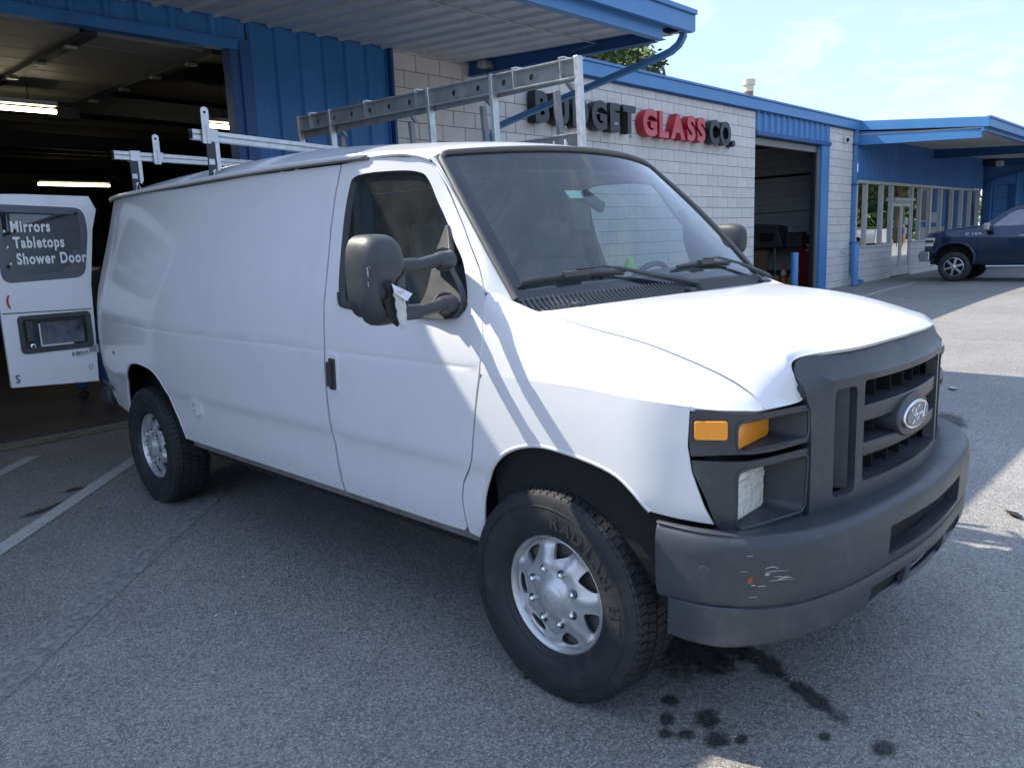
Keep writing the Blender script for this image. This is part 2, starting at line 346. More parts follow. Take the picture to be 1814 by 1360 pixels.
def inset(loop, d):
    P = np.array(loop); n = len(P); o = []
    A = .5 * sum(P[i][0] * P[(i + 1) % n][1] - P[(i + 1) % n][0] * P[i][1] for i in range(n)); sg = 1 if A > 0 else -1
    for i in range(n):
        t = P[(i + 1) % n] - P[i - 1]; t /= np.linalg.norm(t) + 1e-9; o.append(tuple(P[i] + sg * d * np.array([-t[1], t[0]])))
    return o
WINg = inset(WINs, .018)
def ins(y, z, d): x, a, b = side(y, z); return (x - d, a, b)
for s in (-1, 1):
    dn = 'cab_door'
    D = empty(dn, parent=VAN)
    panel('door_skin', door, [WINs], side, WHITE, D, step=.06, sides=(s,), outward=(1, 0, 0), thick=.012, zs=zrow)
    # window reveal, rubber run and glass
    bowl('window_frame', [(s * x, y, z) for x, y, z in [ins(a, b, .0) for a, b in WINs]], [(s * x, y, z) for x, y, z in [ins(a, b, .022) for a, b in WINg]], SEAL, D)
    panel('window_glass', WINg, [], lambda a, b: ins(a, b, .02), SIDEG, D, step=.12, thick=0, sides=(s,), outward=(1, 0, 0))
    mb = MB(); mb.tube([(s * (hw(y, z) + .002), y, z) for y, z in WINs[-20:] + WINs[:2]] , .007, 6); mb.build('window_trim', SEAL, D, smooth=40)
    mb = MB(); mb.box((s * .80, .50, .55), (s * .93, 1.25, 1.335)) ; mb.build('door_card', INTR, D, bevel=.02)
    # handle
    hy, hz = 1.215, 1.06
    mb = MB(); f = lambda a, b, c_: (s * (hw(a, b) + c_), a, b)
    mb.prism(rrect(hy - .028, hz - .088, hy + .045, hz + .085, .02), .0, .004, f=f); mb.build('door_handle_recess', WHITE, D, smooth=30)
    mb = MB(); mb.prism(rrect(hy - .012, hz - .07, hy + .034, hz + .068, .008), .003, .010, f=f)
    mb.prism(rrect(hy + .004, hz - .055, hy + .03, hz + .055, .008), .010, .026, f=f); mb.build('door_handle', BLKP, D, bevel=.002)
# cargo side with wheel opening and pressed panel
ARCHR = [(4.02, .50), (3.965, .66), (3.87, .80), (3.76, .885), (3.62, .918), (3.45, .918), (3.27, .895), (3.13, .82), (3.05, .70), (2.99, .60), (2.975, .50)]
sidep = [(a + .013, b) for a, b in DRE[::-1]] + [(1.298, .50)] + [(2.9, .50)] + ARCHR[::-1] + [(4.42, .53), (4.56, .66), (4.60, .80), (4.615, 1.2), (4.59, 1.6), (4.53, 1.88), (4.47, 2.0), (4.2, 2.005), (3, 1.982), (2.2, 1.985)]
rec = rrect(1.43, 1.21, 4.36, 1.905, .07)
rec2 = inset(rec, .012)
recA = np.array(rec)
def sidec(y, z):
    x = hw(y, z); ax = min(y - 1.435, 4.355 - y); az = min(z - 1.215, 1.90 - z); d = min(ax, az)
    if d > 0: x -= .002 * min(1, d / .012)
    return (x, y, z)
panel('cargo_side_panel', sidep, [], sidec, WHITE, VAN, step=.09, sides=(-1, 1), outward=(1, 0, 0), thick=.01, zs=zrow, extra=[rec, rec2], bstep=.05)
# front fender, lower part
FR = [(-.547, 1.112), (-.542, .996), (-.552, .92), (-.575, .84), (-.600, .757)]
fender = [(.278, 1.14), (.24, 1.14), (0, 1.138), (-.3, 1.13)] + [(-.50, 1.118)] + FR + [(-.5, .768)] + ARCHF[::-1] + [(.338, .478), (.36, .485), (.444, .498)] + DF[::-1][:5][0:0] + [(.444, .64), (.424, .71), (.352, .811), (.327, .933), (.288, 1.12)]
panel('front_fender', fender, [], side, WHITE, VAN, step=.05, sides=(-1, 1), outward=(1, 0, 0), thick=.01, zs=[z for z in zrow if z < 1.13], bstep=.03)
# rolled arch lips
for s in (-1, 1):
    for A in (ARCHF, ARCHR):
        mb = MB(); L = smooth_loop(A, 4, closed=False); mb.tube([(s * (hw(y, z) - .006), y, z) for y, z in L], .009, 8); vpart('arch_lip', mb, WHITE, smooth=50)
# nose lattice
def catm(P, t):
    n = len(P) - 1; i = min(int(t), n - 1); f = t - i; g = lambda k: P[min(max(k, 0), n)]
    p0, p1, p2, p3 = (np.array(g(i + d), float) for d in (-1, 0, 1, 2))
    if i == 0: p0 = 2 * p1 - p2
    if i == n - 1: p3 = 2 * p2 - p1
    return .5 * (2 * p1 + (p2 - p0) * f + (2 * p0 - 5 * p1 + 4 * p2 - p3) * f * f + (3 * p1 - p0 - 3 * p2 + p3) * f ** 3)
def H(y, z): return (hw(y, z), y, z)
LAT = [
 [(0, 0.02, 1.368), (0.35, 0.035, 1.366), (0.65, 0.075, 1.361), (0.8, 0.105, 1.357), (0.838, 0.115, 1.357), (0.872, 0.13, 1.36), (0.890, 0.222, 1.394), (0.922, 0.312, 1.422), (0.974, 0.296, 1.3), H(0.287, 1.14)],
 [(0, -0.17, 1.362), (0.35, -0.16, 1.358), (0.6, -0.14, 1.35), (0.74, -0.12, 1.333), (0.795, -0.11, 1.32), (0.842, -0.1, 1.305), (0.9, -0.06, 1.29), (0.945, -0.02, 1.265), (0.982, 0, 1.205), H(0, 1.138)],
 [(0, -0.38, 1.345), (0.35, -0.365, 1.34), (0.58, -0.34, 1.33), (0.71, -0.32, 1.308), (0.772, -0.31, 1.29), (0.832, -0.3, 1.268), (0.895, -0.27, 1.243), (0.945, -0.25, 1.215), (0.98, -0.24, 1.175), H(-0.24, 1.132)],
 [(0, -0.56, 1.315), (0.35, -0.54, 1.309), (0.575, -0.5, 1.298), (0.7, -0.48, 1.272), (0.765, -0.468, 1.25), (0.822, -0.46, 1.222), (0.883, -0.43, 1.195), (0.932, -0.41, 1.172), (0.965, -0.395, 1.15), H(-0.39, 1.123)],
 [(0, -0.7, 1.28), (0.35, -0.675, 1.273), (0.585, -0.62, 1.262), (0.678, -0.612, 1.242), (0.752, -0.588, 1.212), (0.812, -0.575, 1.18), (0.868, -0.55, 1.16), (0.915, -0.525, 1.145), (0.95, -0.49, 1.132), H(-0.475, 1.118)],
 [(0, -0.775, 1.258), (0.35, -0.745, 1.251), (0.6, -0.675, 1.243), (0.668, -0.69, 1.205), (0.725, -0.688, 1.152), (0.805, -0.655, 1.137), (0.86, -0.625, 1.13), (0.91, -0.585, 1.123), (0.944, -0.535, 1.118), H(-0.51, 1.115)],
 [(0, -0.815, 1.236), (0.35, -0.785, 1.23), (0.605, -0.700, 1.220), (0.645, -0.712, 1.165), (0.615, -0.726, 1.097), (0.8, -0.697, 1.094), (0.862, -0.665, 1.098), (0.912, -0.615, 1.102), (0.944, -0.562, 1.107), H(-0.545, 1.111)]]
LAT = [r + [H(r[-1][1], r[-1][2] - .05)] for r in LAT]
def lat(i0, j):
    return catm([catm(r, j) for r in LAT], i0)
def latpatch(name, j0, j1, nj, ni, g0=0, g1=0):
    for s in (-1, 1):
        if j0 == 0 and s == 1: continue
        P = []
        for a in range(ni + 1):
            ti = a / ni * 6; g_ = lambda j, e: .0035 / max(1e-4, float(np.linalg.norm(lat(ti, j) - lat(ti, j + e * .1))) / .1)
            if g0: g0 = min(.3, g_(j0, 1))
            if g1: g1 = min(.3, g_(j1, -1))
            js = [j0 + (j1 - g1 - j0) * b / nj for b in range(nj + 1)] if g0 == 0 else [j0 + g0 + (j1 - j0 - g0) * b / nj for b in range(nj + 1)]
            row = [lat(ti, j) for j in js]
            if j0 == 0: P.append([(-x, y, z) for x, y, z in row[::-1]] + [tuple(r) for r in row[1:]])
            else: P.append([(s * x, y, z) for x, y, z in row])
        mb = MB(); mb.grid(P); me = mb.mesh(name, smooth=60, fixn=False); me.update()
        if sum(p.normal.z * p.area for p in me.polygons) < 0: me.flip_normals()
        o = link(name, me, WHITE, VAN); md = o.modifiers.new('s', 'SOLIDIFY'); md.thickness = .012; md.offset = -1
latpatch('hood', 0, 5, 36, 48, g1=.035)
latpatch('fender_top', 5, 9, 22, 42, g0=.035)
# windshield, pillars, cowl
def WS(u, v, off=0):
    B = np.array([.866 * u, .226 - .08 * (1 - u * u), 1.405 + .012 * (1 - u * u)]); T = np.array([.732 * u, .747 - .17 * (1 - u * u), 1.95 + .03 * (1 - u * u)]); sv = math.sin(math.pi * max(0, min(1, v)))
    return B + (T - B) * v + np.array([0, -.35, .45]) * .02 * sv + np.array([math.copysign(abs(u) ** 3, u) * .018 * sv, 0, 0]) + np.array([0, -.7, .7]) * off
W_ = MB(); us = [-1, -.97, -.94, -.9, -.86] + list(np.linspace(-.8, .8, 17)) + [.86, .9, .94, .97, 1]; vs_ = [-.03, 0, .03, .07, .12] + list(np.linspace(.2, .72, 8)) + [.78, .84, .9, .95, .975, 1]
for a in range(len(vs_) - 1):
    for b in range(len(us) - 1):
        uc = (us[b] + us[b + 1]) / 2; vc = (vs_[a] + vs_[a + 1]) / 2
        mi = 1 if (abs(uc) > .93 or vc < .05 or vc > .965) else (2 if vc > .81 else 0)
        W_.add([tuple(WS(us[b], vs_[a])), tuple(WS(us[b + 1], vs_[a])), tuple(WS(us[b + 1], vs_[a + 1])), tuple(WS(us[b], vs_[a + 1]))], [(0, 1, 2, 3)], mi)
wo = link('windshield', None or W_.mesh('windshield', None), [WSG, CERAM, WSGT], VAN)
b_ = bmesh.new(); b_.from_mesh(wo.data); bmesh.ops.remove_doubles(b_, verts=b_.verts, dist=1e-5); bmesh.ops.recalc_face_normals(b_, faces=b_.faces); b_.to_mesh(wo.data); b_.free()
wo.data.polygons.foreach_set('use_smooth', [True] * len(wo.data.polygons))
mb = MB(); L = [WS(-1.012, v, .004) for v in np.linspace(-.02, .97, 14)] + [WS(-.985, 1.008, .004)] + [WS(u, 1.015, .004) for u in np.linspace(-.96, .96, 20)] + [WS(.985, 1.008, .004)] + [WS(1.012, v, .004) for v in np.linspace(.97, -.02, 14)]
mb.tube([tuple(p) for p in L], .0125, 8); vpart('windshield_seal', mb, M('grey_glazing_rubber', (.10, .10, .095), .6), smooth=50)
for s in (-1, 1):
    outl = [(.326, 1.426), (.376, 1.502), (.492, 1.624), (.625, 1.785), (.733, 1.916), (.775, 1.942)]; P = []
    for k in range(21):
        t = k / 20; a = catm([(y, z) for y, z in outl], t * 5); wv = -.01 + t * 1.02; wpt = WS(s * 1.022, wv, -.004); yo, zo = a[0] - .007, a[1]
        op = np.array([s * (hw(yo, zo)), yo, zo]); row = []
        for j in range(7):
            f_ = j / 6; q = wpt + (op - wpt) * f_; n_ = np.array([s * .8, -.25, .2]); q = q + n_ * (.012 if s < 0 else -.004) * math.sin(math.pi * f_) * min(1, t * 5); row.append(tuple(q))
        P.append(row)
    mb = MB(); mb.grid(P); o = vpart('windshield_pillar', mb, WHITE, smooth=60, fixn=False)
    if sum(p.normal.x * s * p.area for p in o.data.polygons) < 0: o.data.flip_normals()
    md = o.modifiers.new('s', 'SOLIDIFY'); md.thickness = .012; md.offset = -1
# roof
RR = [(.732, .756, .588, 1.960, 1.992, 2.0, 0, .795, .75, 1.934), (.765, .81, .67, 1.974, 2.014, 2.3, 0, .803, .83, 1.956), (.792, .95, .82, 1.985, 2.042, 2.8, 0, .814, .95, 1.972), (.808, 1.30, 1.30, 1.996, 2.085, 3.2, 0, .815, 1.30, 1.980),
      (.807, 2.0, 2.0, 2.010, 2.134, 3.6, 0, .811, 2.0, 1.992), (.802, 3.0, 3.0, 2.014, 2.142, 3.6, 0, .805, 3.0, 1.992), (.733, 4.0, 4.0, 2.022, 2.130, 3.2, 0, .738, 4.0, 2.002), (.678, 4.40, 4.42, 2.024, 2.088, 2.6, 0, .684, 4.40, 2.008), (.662, 4.50, 4.54, 2.014, 2.048, 2.2, 0, .655, 4.46, 2.005)]
rows = []
for k in range(65):
    t = k / 64 * 8; r = catm(RR, t); w, ye, yc, ze, zc, n_, _, sx_, sy_, sz_ = r; row = []
    for j in range(29):
        s_ = -1 + 2 * j / 28; a = abs(s_); row.append((w * s_, yc + (ye - yc) * a ** 2, ze + (zc - ze) * (1 - a ** n_)))
    row = [(-sx_, sy_, sz_)] + row + [(sx_, sy_, sz_)]; rows.append(row)
mb = MB(); mb.grid(rows); o = vpart('roof', mb, WHITE, smooth=50, fixn=False)
if sum(p.normal.z * p.area for p in o.data.polygons) < 0: o.data.flip_normals()
md = o.modifiers.new('s', 'SOLIDIFY'); md.thickness = .01; md.offset = -1
for s in (-1, 1):
    mb = MB(); pr = [catm(RR, t) for t in np.linspace(2.6, 8, 44)]
    mb.tube([(s * (r[0] + .014), r[1], r[3] - .006) for r in pr], [.004] + [.0125] * 42 + [.010], 8); vpart('drip_rail', mb, WHITE, smooth=50)
    mb = MB(); mb.tube([(s * (r[0] + .012), r[1], r[3] - .020) for r in pr], .006, 6); vpart('roof_seam', mb, M('grimy_sealer', (.16, .15, .13), .8), smooth=50)
# inner liner so that the gaps read dark and the cab is closed
for s in (-1, 1):
    P = [[(s * (hw(y, z) - .05), y, z) for y in list(np.linspace(-.50, .30, 9))] for z in np.linspace(.50, 1.12, 8)]
    mb = MB(); mb.grid(P)
    P = [[(s * (hw(y, z) - .05), y, z) for y in np.linspace(1.23, 4.6, 22)] for z in np.linspace(.95, 1.98, 12)]; mb.grid(P)
    P = [[(s * (hw(y, z) - .05), y, z) for y in np.linspace(1.23, 2.9, 12)] for z in np.linspace(.5, .95, 5)]; mb.grid(P)
    vpart('inner_liner', mb, DARK, fixn=False)
mb = MB(); mb.box((-.88, -.45, .42), (.88, .42, .50)); mb.box((-.86, .42, .40), (.86, 2.9, .52)); mb.box((-.72, 2.9, .45), (.72, 4.5, .95)); mb.box((-.5, -.69, .45), (.5, -.50, 1.05)); mb.box((-.68, -.55, .42), (.68, .4, 1.25))
for s in (-1, 1): mb.box((min(s * .66, s * .70), -.52, .45), (max(s * .66, s * .70), .42, 1.1)); mb.box((min(s * .60, s * .64), 2.9, .45), (max(s * .60, s * .64), 4.1, .95))
mb.box((-.93, -.45, .93), (.93, .42, .95)); mb.box((-.92, 2.9, .935), (.92, 4.12, .955))
vpart('underbody', mb, DARK)
mb = MB(); mb.tube([(-.60, 1.5, .32), (-.62, 3.0, .30), (-.66, 3.9, .34), (-.70, 4.1, .33), (-.72, 4.35, .32)], .032, 12); mb.tube([(.2, 0, .30), (.2, 3.5, .33)], .04, 8); mb.tube([(-.7, 3.505, .38), (.7, 3.505, .38)], .055, 10); mb.lathe([(.01, -.16), (.13, -.1), (.15, 0), (.13, .1), (.01, .16)], 16, 'y'); mb.tube([(-.7, 0, .36), (.7, 0, .36)], .04, 8)
vpart('axle_and_exhaust', mb, GALV, smooth=40)
for s in (-1, 1):
    mb = MB(); mb.box((min(s * .885, s * .92), .36, .455), (max(s * .885, s * .92), 2.95, .498)); vpart('rocker_flange', mb, M('dirty_sill', (.16, .16, .155), .7, var=.3, vs=9), bevel=.006)
# cowl: ribbed grille between hood and windshield
mb = MB(); rib = MB(); NU = 74
def cowl(u, t, off=0):
    RA = LAT[0][:6]; xx = abs(u) * .872; h = np.array([math.copysign(xx, u), float(np.interp(xx, [r[0] for r in RA], [r[1] for r in RA])), float(np.interp(xx, [r[0] for r in RA], [r[2] for r in RA]))])
    w = WS(u * .995, -.01, 0); q = w + (h - w) * t; q[2] -= .022 * math.sin(math.pi * t) ; q[2] += off - .004; return q
mb.grid([[tuple(cowl(u, t, -.004)) for u in np.linspace(-1, 1, 40)] for t in (-.15, 0, .25, .5, .75, 1.0, 1.12)]); vpart('cowl_panel', mb, BLKP, smooth=50)
for k in range(NU):
    u = -.985 + 1.97 * k / (NU - 1); du = .0052
    P = [[tuple(cowl(u + d, t, h)) for d, h in ((-du, -.003), (-du * .7, .005), (du * .7, .005), (du, -.003))] for t in (.02, .2, .4, .6, .8, .97)]; rib.grid(P)
o = vpart('cowl_ribs', rib, M('faded_cowl_plastic', (.13, .125, .12), .6, dirt=((.22, .20, .17), .4)), smooth=40); o['kind'] = 'stuff'
for u in (-.78, -.02, .86):
    mb = MB(); q = cowl(u, .8, .012); mb.box((q[0] - .02, q[1] - .02, q[2] - .01), (q[0] + .02, q[1] + .015, q[2] + .012)); vpart('washer_jet', mb, BLKP, bevel=.005)
# wipers
for ends, arm in (((-.954, -.344, -.665), [(-.65, .092), (-.50, .098), (-.38, .075), (-.20, .022), (.04, -.045), (.138, -.078)]), ((.074, .678, .36), [(.36, .092), (.54, .095), (.76, .045), (.94, -.018), (1.02, -.06), (1.06, -.08)])):
    W2 = empty('wiper', parent=VAN); a, b, m_ = ends; mb = MB(); L = [tuple(WS(a + (b - a) * k / 12, .062 + .012 * math.sin(math.pi * k / 12), .020)) for k in range(13)]
    mb.tube(L, [.006] + [.009] * 11 + [.006], 6, sq=False); L2 = [tuple(WS(a + (b - a) * k / 12, .057 + .012 * math.sin(math.pi * k / 12), .008)) for k in range(13)]; mb.tube(L2, .004, 4); mb.build('wiper_blade', BLKP, W2, smooth=40)
    mb = MB(); A_ = [tuple(WS(u, v, .03 if i < 3 else .026)) for i, (u, v) in enumerate(arm)]; mb.tube(A_, [.005, .006, .007, .011, .014, .013], 6); mb.bar(tuple(WS(m_ - .07, .070, .028)), tuple(WS(m_ + .07, .074, .028)), .026, .018); mb.tube([A_[-1], (A_[-1][0], A_[-1][1], A_[-1][2] - .06)], .016, 10); mb.build('wiper_arm', BLKP, W2, smooth=40)
# ------------------------------------------------ grille, emblem
gy = lambda x: -.83 + .26 * x * x
def GP(x, z): return (x, gy(x) - (.012 if z < 1.16 else 0) + max(0, z - 1.145) * .45, z)
go = [(-.600, .715), (-.3, .712), (0, .712), (.3, .712), (.600, .715), (.600, .95), (.606, 1.06), (.622, 1.10), (.637, 1.14), (.642, 1.168), (.634, 1.192), (.614, 1.212), (.585, 1.2195), (.35, 1.228), (0, 1.234), (-.35, 1.228), (-.585, 1.2195), (-.614, 1.212), (-.634, 1.192), (-.642, 1.168), (-.637, 1.14), (-.622, 1.10), (-.606, 1.06), (-.600, .95)]
oc = rrect(-.352, .79, .352, 1.123, .012, 2); sl = rrect(-.50, .765, -.392, 1.112, .018, 3); sr = [(-a, b) for a, b in sl[::-1]]
G = empty('front_grille', parent=VAN)
panel('grille_surround', go, [oc, sl, sr], GP, BUMP, G, step=.06, thick=.04, outward=(0, -1, 0), bstep=.03, smooth=30, extra=[[(-.52, 1.140), (.52, 1.140), (.52, 1.143), (-.52, 1.143)]])
for x0, x1 in ((-.50, -.392), (.392, .50)):
    a, b = (x0, x1) if x0 < 0 else (x1, x0); mb = MB(); y0 = gy(x0)
    mb.box((min(a, (a + b) / 2 - .0), y0 + .10, .77), (max(a, (a + b) / 2), y0 + .105, 1.11))
    mb.add([((a + b) / 2, y0 + .10, .77), (b, gy(b) + .012, .77), (b, gy(b) + .012, 1.11), ((a + b) / 2, y0 + .10, 1.11)], [(0, 1, 2, 3)]); mb.build('grille_side_slot', BLKP, G, fixn=False)
for z0, z1 in ((.985, 1.04), (.868, .915)):
    mb = MB(); P = []
    for x in np.linspace(-.36, .36, 25):
        y = gy(x) - .006; P.append([(x, y + .085, z1 + .004), (x, y + .004, z1 - .002), (x, y, z1 - .006), (x, y + .002, z0 + .006), (x, y + .006, z0), (x, y + .085, z0 + .012)])
    mb.grid(P, closed=True); mb.build('grille_bar', BUMP, G, smooth=35)
mb = MB(); P = []
for x in np.linspace(-.36, .36, 25): y = gy(x); P.append([(x, y + .11, .80), (x, y + .01, .789), (x, y + .01, .78), (x, y + .11, .78)])
mb.grid(P, closed=True); mb.build('grille_sill', BUMP, G, smooth=35)
for z0, z1 in ((.79, .868), (.915, .985), (1.04, 1.125)):
    for x in np.linspace(-.30, .30, 6):
        if z0 > .9 and z0 < 1 and abs(x) < .14: continue
        mb = MB(); mb.box((x - .0035, gy(x) + .045, z0), (x + .0035, gy(x) + .10, z1)); mb.build('grille_fin', DARK, G)  # near-black fin colour puts the recess shade into the material
mb = MB(); mb.box((-.56, -.70, .72), (.56, -.695, 1.14)); mb.build('grille_backing', DARK, G)
mb = MB()
for z in np.linspace(.76, 1.1, 24): mb.box((-.5, -.712, z), (.5, -.706, z + .004))
o = mb.build('radiator_fins', GALV, G); o['kind'] = 'stuff'
EM = MB()
def oval(rx, rz, n=40): return [(rx * math.cos(2 * math.pi * k / n), rz * math.sin(2 * math.pi * k / n)) for k in range(n)]
ez = .957
f = lambda a, b, c_: (a, -.842 - c_, ez + b)
mb = MB(); mb.prism(oval(.148, .076), -.09, .004, f=f); mb.build('emblem_boss', BUMP, G, bevel=.008, smooth=40, seg=3)
E_ = empty('maker_emblem', parent=G)
mb = MB(); mb.prism(oval(.118, .050), .0, .016, f=f); mb.build('emblem_rim', CHROME, G, bevel=.006, smooth=40, seg=3)
bpy.data.objects.remove(E_)
mb = MB(); mb.prism(oval(.104, .0405), .016, .0185, f=f); mb.build('emblem_field', M('emblem_faded_blue', (.06, .07, .095), .3, coat=.5), G, smooth=40)
def strokes(L, fn, r, name, mat, par, sub=6):
    mb = MB()
    for s_ in L:
        P = smooth_loop(s_, sub, closed=False); mb.tube([fn(a, b) for a, b in P], r, 6)
    return mb.build(name, mat, par, smooth=50)
SCRIPT = [[(-.60, .30), (-.78, .42), (-.66, .66), (-.35, .62), (-.05, .60), (.12, .70)], [(-.25, .62), (-.36, .30), (-.42, -.10), (-.50, -.45), (-.68, -.58), (-.82, -.42)], [(-.55, .06), (-.38, .10), (-.20, .14)],
          [(-.02, .08), (-.20, .0), (-.24, -.28), (-.10, -.40), (.05, -.25), (.06, .0), (-.02, .08)], [(.10, .04), (.20, .06), (.17, -.18), (.14, -.38)], [(.19, -.10), (.28, .04), (.38, .10)],
          [(.62, .04), (.48, .08), (.38, -.12), (.42, -.34), (.56, -.30), (.64, -.08)], [(.82, .60), (.74, .25), (.64, -.08), (.62, -.34), (.74, -.30)]]
strokes([[(a * .085, b * .046) for a, b in s_] for s_ in SCRIPT], lambda a, b: (a, -.8615, ez + b), .0019, 'emblem_script', CHROME, G)
# ------------------------------------------------ headlight bezels
PLN = [(.567, -.745), (.64, -.735), (.72, -.720), (.80, -.702), (.858, -.680), (.893, -.650), (.915, -.615), (.938, -.580), (.960, -.545)]
_d = [0]
for a, b in zip(PLN, PLN[1:]): _d.append(_d[-1] + math.dist(a, b))
SL = _d[-1]
def plan(s_):
    s_ = max(0, min(SL, s_)); i = 0
    while i < len(_d) - 2 and _d[i + 1] < s_: i += 1
    q = catm(PLN, i + (s_ - _d[i]) / (_d[i + 1] - _d[i])); q2 = catm(PLN, min(len(PLN) - 1.001, i + (s_ - _d[i]) / (_d[i + 1] - _d[i]) + .1)); q1 = catm(PLN, max(0, i + (s_ - _d[i]) / (_d[i + 1] - _d[i]) - .1))
    t = (q2 - q1); t /= np.linalg.norm(t); return q[0], q[1], t[1], -t[0]     # point and outward normal (+x,-y)
def BZ(s_, z, off=0):
    x, y, nx, ny = plan(s_); o_ = off - max(0, .80 - z) * .18; return (x + nx * o_, y + ny * o_, z)
for sgn in (-1, 1):
    mir = lambda P: [(sgn * x, y, z) for x, y, z in P]
    HB = empty('headlight_bezel', parent=VAN)
    up_o = [(.0, .965), (.20, .965), (.34, .972), (SL - .005, .965), (SL, 1.0), (SL, 1.09), (SL - .02, 1.102), (.25, 1.086), (.0, 1.080)]
    up_h = rrect(.038, .977, .335, 1.068, .022)
    lo_o = [(.0, .714), (.25, .712), (.34, .720), (SL - .090, .738), (SL - .076, .757), (SL - .046, .84), (SL - .010, .92), (SL - .006, .952), (.34, .950), (.0, .945)]
    lo_h = rrect(.038, .742, .333, .928, .026)
    for nm, O, Hh, inner, lens in (('upper_bezel', up_o, up_h, rrect(.655, .986, .885, 1.060, .02), None), ('lower_bezel', lo_o, lo_h, rrect(.655, .760, .885, .912, .02), None)):
        panel(nm, O, [Hh], lambda a, b: BZ(a, b), BLKP, HB, step=.035, thick=.01, sides=(sgn,), outward=(.3, -1, 0), bstep=.02, smooth=35)
        A = [BZ(a, b) for a, b in dens(Hh, .5)]; n = len(A)
        mbl = MB(); ll = [(sgn * x, y, z) for x, y, z in [BZ(a, b, .001) for a, b in Hh]]; mbl.tube(ll + ll[:2], .0045, 6); mbl.build('bezel_lip', BUMP, HB, smooth=50)
        # inner opening loop at the lens plane, same count
        B2 = []
        cx = sum(a for a, b in Hh) / n; cz = sum(b for a, b in Hh) / n
        x0 = min(p[0] for p in inner); x1 = max(p[0] for p in inner); z0 = min(p[1] for p in inner); z1 = max(p[1] for p in inner)
        a0, a1 = min(a for a, b in Hh), max(a for a, b in Hh); b0, b1 = min(b for a, b in Hh), max(b for a, b in Hh)
        for a, b in dens(Hh, .5): B2.append((x0 + (x1 - x0) * (a - a0) / (a1 - a0), -.605, z0 + (z1 - z0) * (b - b0) / (b1 - b0)))
        bowl(nm + '_bowl', mir(A), mir(B2), BLKP, HB, cap=True, smooth=30)
    for z in (1.035, .845): mb = MB(); mb.bar((sgn * .598, -.715, z + .004), (sgn * .636, -.63, z), .006, .008); mb.build('bezel_rib', DARK, HB)
    mb = MB(); mb.box((min(sgn * .57, sgn * .895), -.60, .74), (max(sgn * .57, sgn * .895), -.50, 1.08)); mb.build('lamp_housing', DARK, HB)
    f = lambda a, b, c_: (sgn * a, -.605 - c_ - .03 * (1 - ((a - .755) / .12) ** 2), b)
    mb = MB(); mb.prism(rrect(.660, .983, .884, 1.062, .018), .0, .030, f=lambda a, b, c_: (sgn * a, -.610 - c_ - (a - .645) * .08, b)); mb.build('turn_signal_lens', AMBER, HB, bevel=.006, smooth=40)
    mb = MB(); mb.prism(rrect(.672, .757, .884, .914, .022), .0, .02, f=lambda a, b, c_: (sgn * a, -.612 - c_ - (a - .645) * .06 + .12 * ((a - .745) ** 2 + (b - .835) ** 2), b)); mb.build('headlight_lens', CLEAR, HB, bevel=.006, smooth=40)
    mb = MB(); random.seed(3)
    for i in range(8):
        for j in range(6):
            a = .680 + i * .0240; b = .768 + j * .0225; h = random.uniform(.0005, .004); w = random.choice((.014, .02, .023))
            y0 = -.632 - (a - .645) * .06 + .12 * ((a - .745) ** 2 + (b - .835) ** 2); mb.box((min(sgn * a, sgn * (a + w)), y0 - h, b), (max(sgn * a, sgn * (a + w)), y0 + .004, b + .018))
    o = mb.build('lens_flutes', CLEAR, HB); o['kind'] = 'stuff'
    mb = MB(); mb.prism(rrect(SL - .108, 1.016, SL - .014, 1.072, .008), .0, .010, f=lambda a, b, c_: tuple(np.array(BZ(a, b, c_)) * np.array([sgn, 1, 1]))); mb.build('side_marker_lens', AMBER, HB, bevel=.003, smooth=40)
# ------------------------------------------------ bumper
BP = [(0, -.928), (.375, -.903), (.60, -.872), (.78, -.815), (.885, -.745), (.95, -.665), (.988, -.57), (1.003, -.455)]
_bd = [0]
for a, b in zip(BP, BP[1:]): _bd.append(_bd[-1] + math.dist(a, b))
BL = _bd[-1]
def bplan(s_):
    sg = 1 if s_ >= 0 else -1; s0 = min(BL, abs(s_)); i = 0
    while i < len(_bd) - 2 and _bd[i + 1] < s0: i += 1
    t0 = i + (s0 - _bd[i]) / (_bd[i + 1] - _bd[i]); PP = [(-.375, -.903)] + BP
    q = catm(PP, t0 + 1); q1 = catm(PP, t0 + .95); q2 = catm(PP, min(len(PP) - 1.001, t0 + 1.05)); t = q2 - q1; t /= np.linalg.norm(t)
    return q[0] * sg, q[1], t[1] * sg * 1.0, -t[0]
def prof(P, t):
    d = [0]
    for a, b in zip(P, P[1:]): d.append(d[-1] + math.dist(a, b))
    t = max(0, min(1, t)) * d[-1]
    for i in range(len(P) - 1):
        if t <= d[i + 1] + 1e-9:
            f = (t - d[i]) / max(1e-9, d[i + 1] - d[i]); return P[i][0] + (P[i + 1][0] - P[i][0]) * f, P[i][1] + (P[i + 1][1] - P[i][1]) * f
    return P[-1]
PU = [(-.20, .712), (-.12, .728), (-.05, .733), (-.02, .727), (-.004, .712), (.002, .69), (.004, .66), (0, .56), (-.006, .535), (-.012, .520), (-.03, .512)]
PUs = smooth_loop(PU, 3, closed=False)
def BU(s_, t):
    x, y, nx, ny = bplan(s_); o_, z = prof(PUs, t); e = abs(s_) / BL
    z += .025 * e ** 3 * max(0, (z - .5) / .22); 
    if o_ < -.02 and z > .6: o_ *= 1 - .75 * max(0, (e - .55) / .45)
    return (x - (-nx) * o_ if False else x + nx * o_, y + ny * o_, z)
zs_to_t = lambda zt: min((abs(prof(PUs, t)[1] - zt) + (10 if prof(PUs, t)[0] < -.02 else 0), t) for t in np.linspace(0, 1, 400))[1]
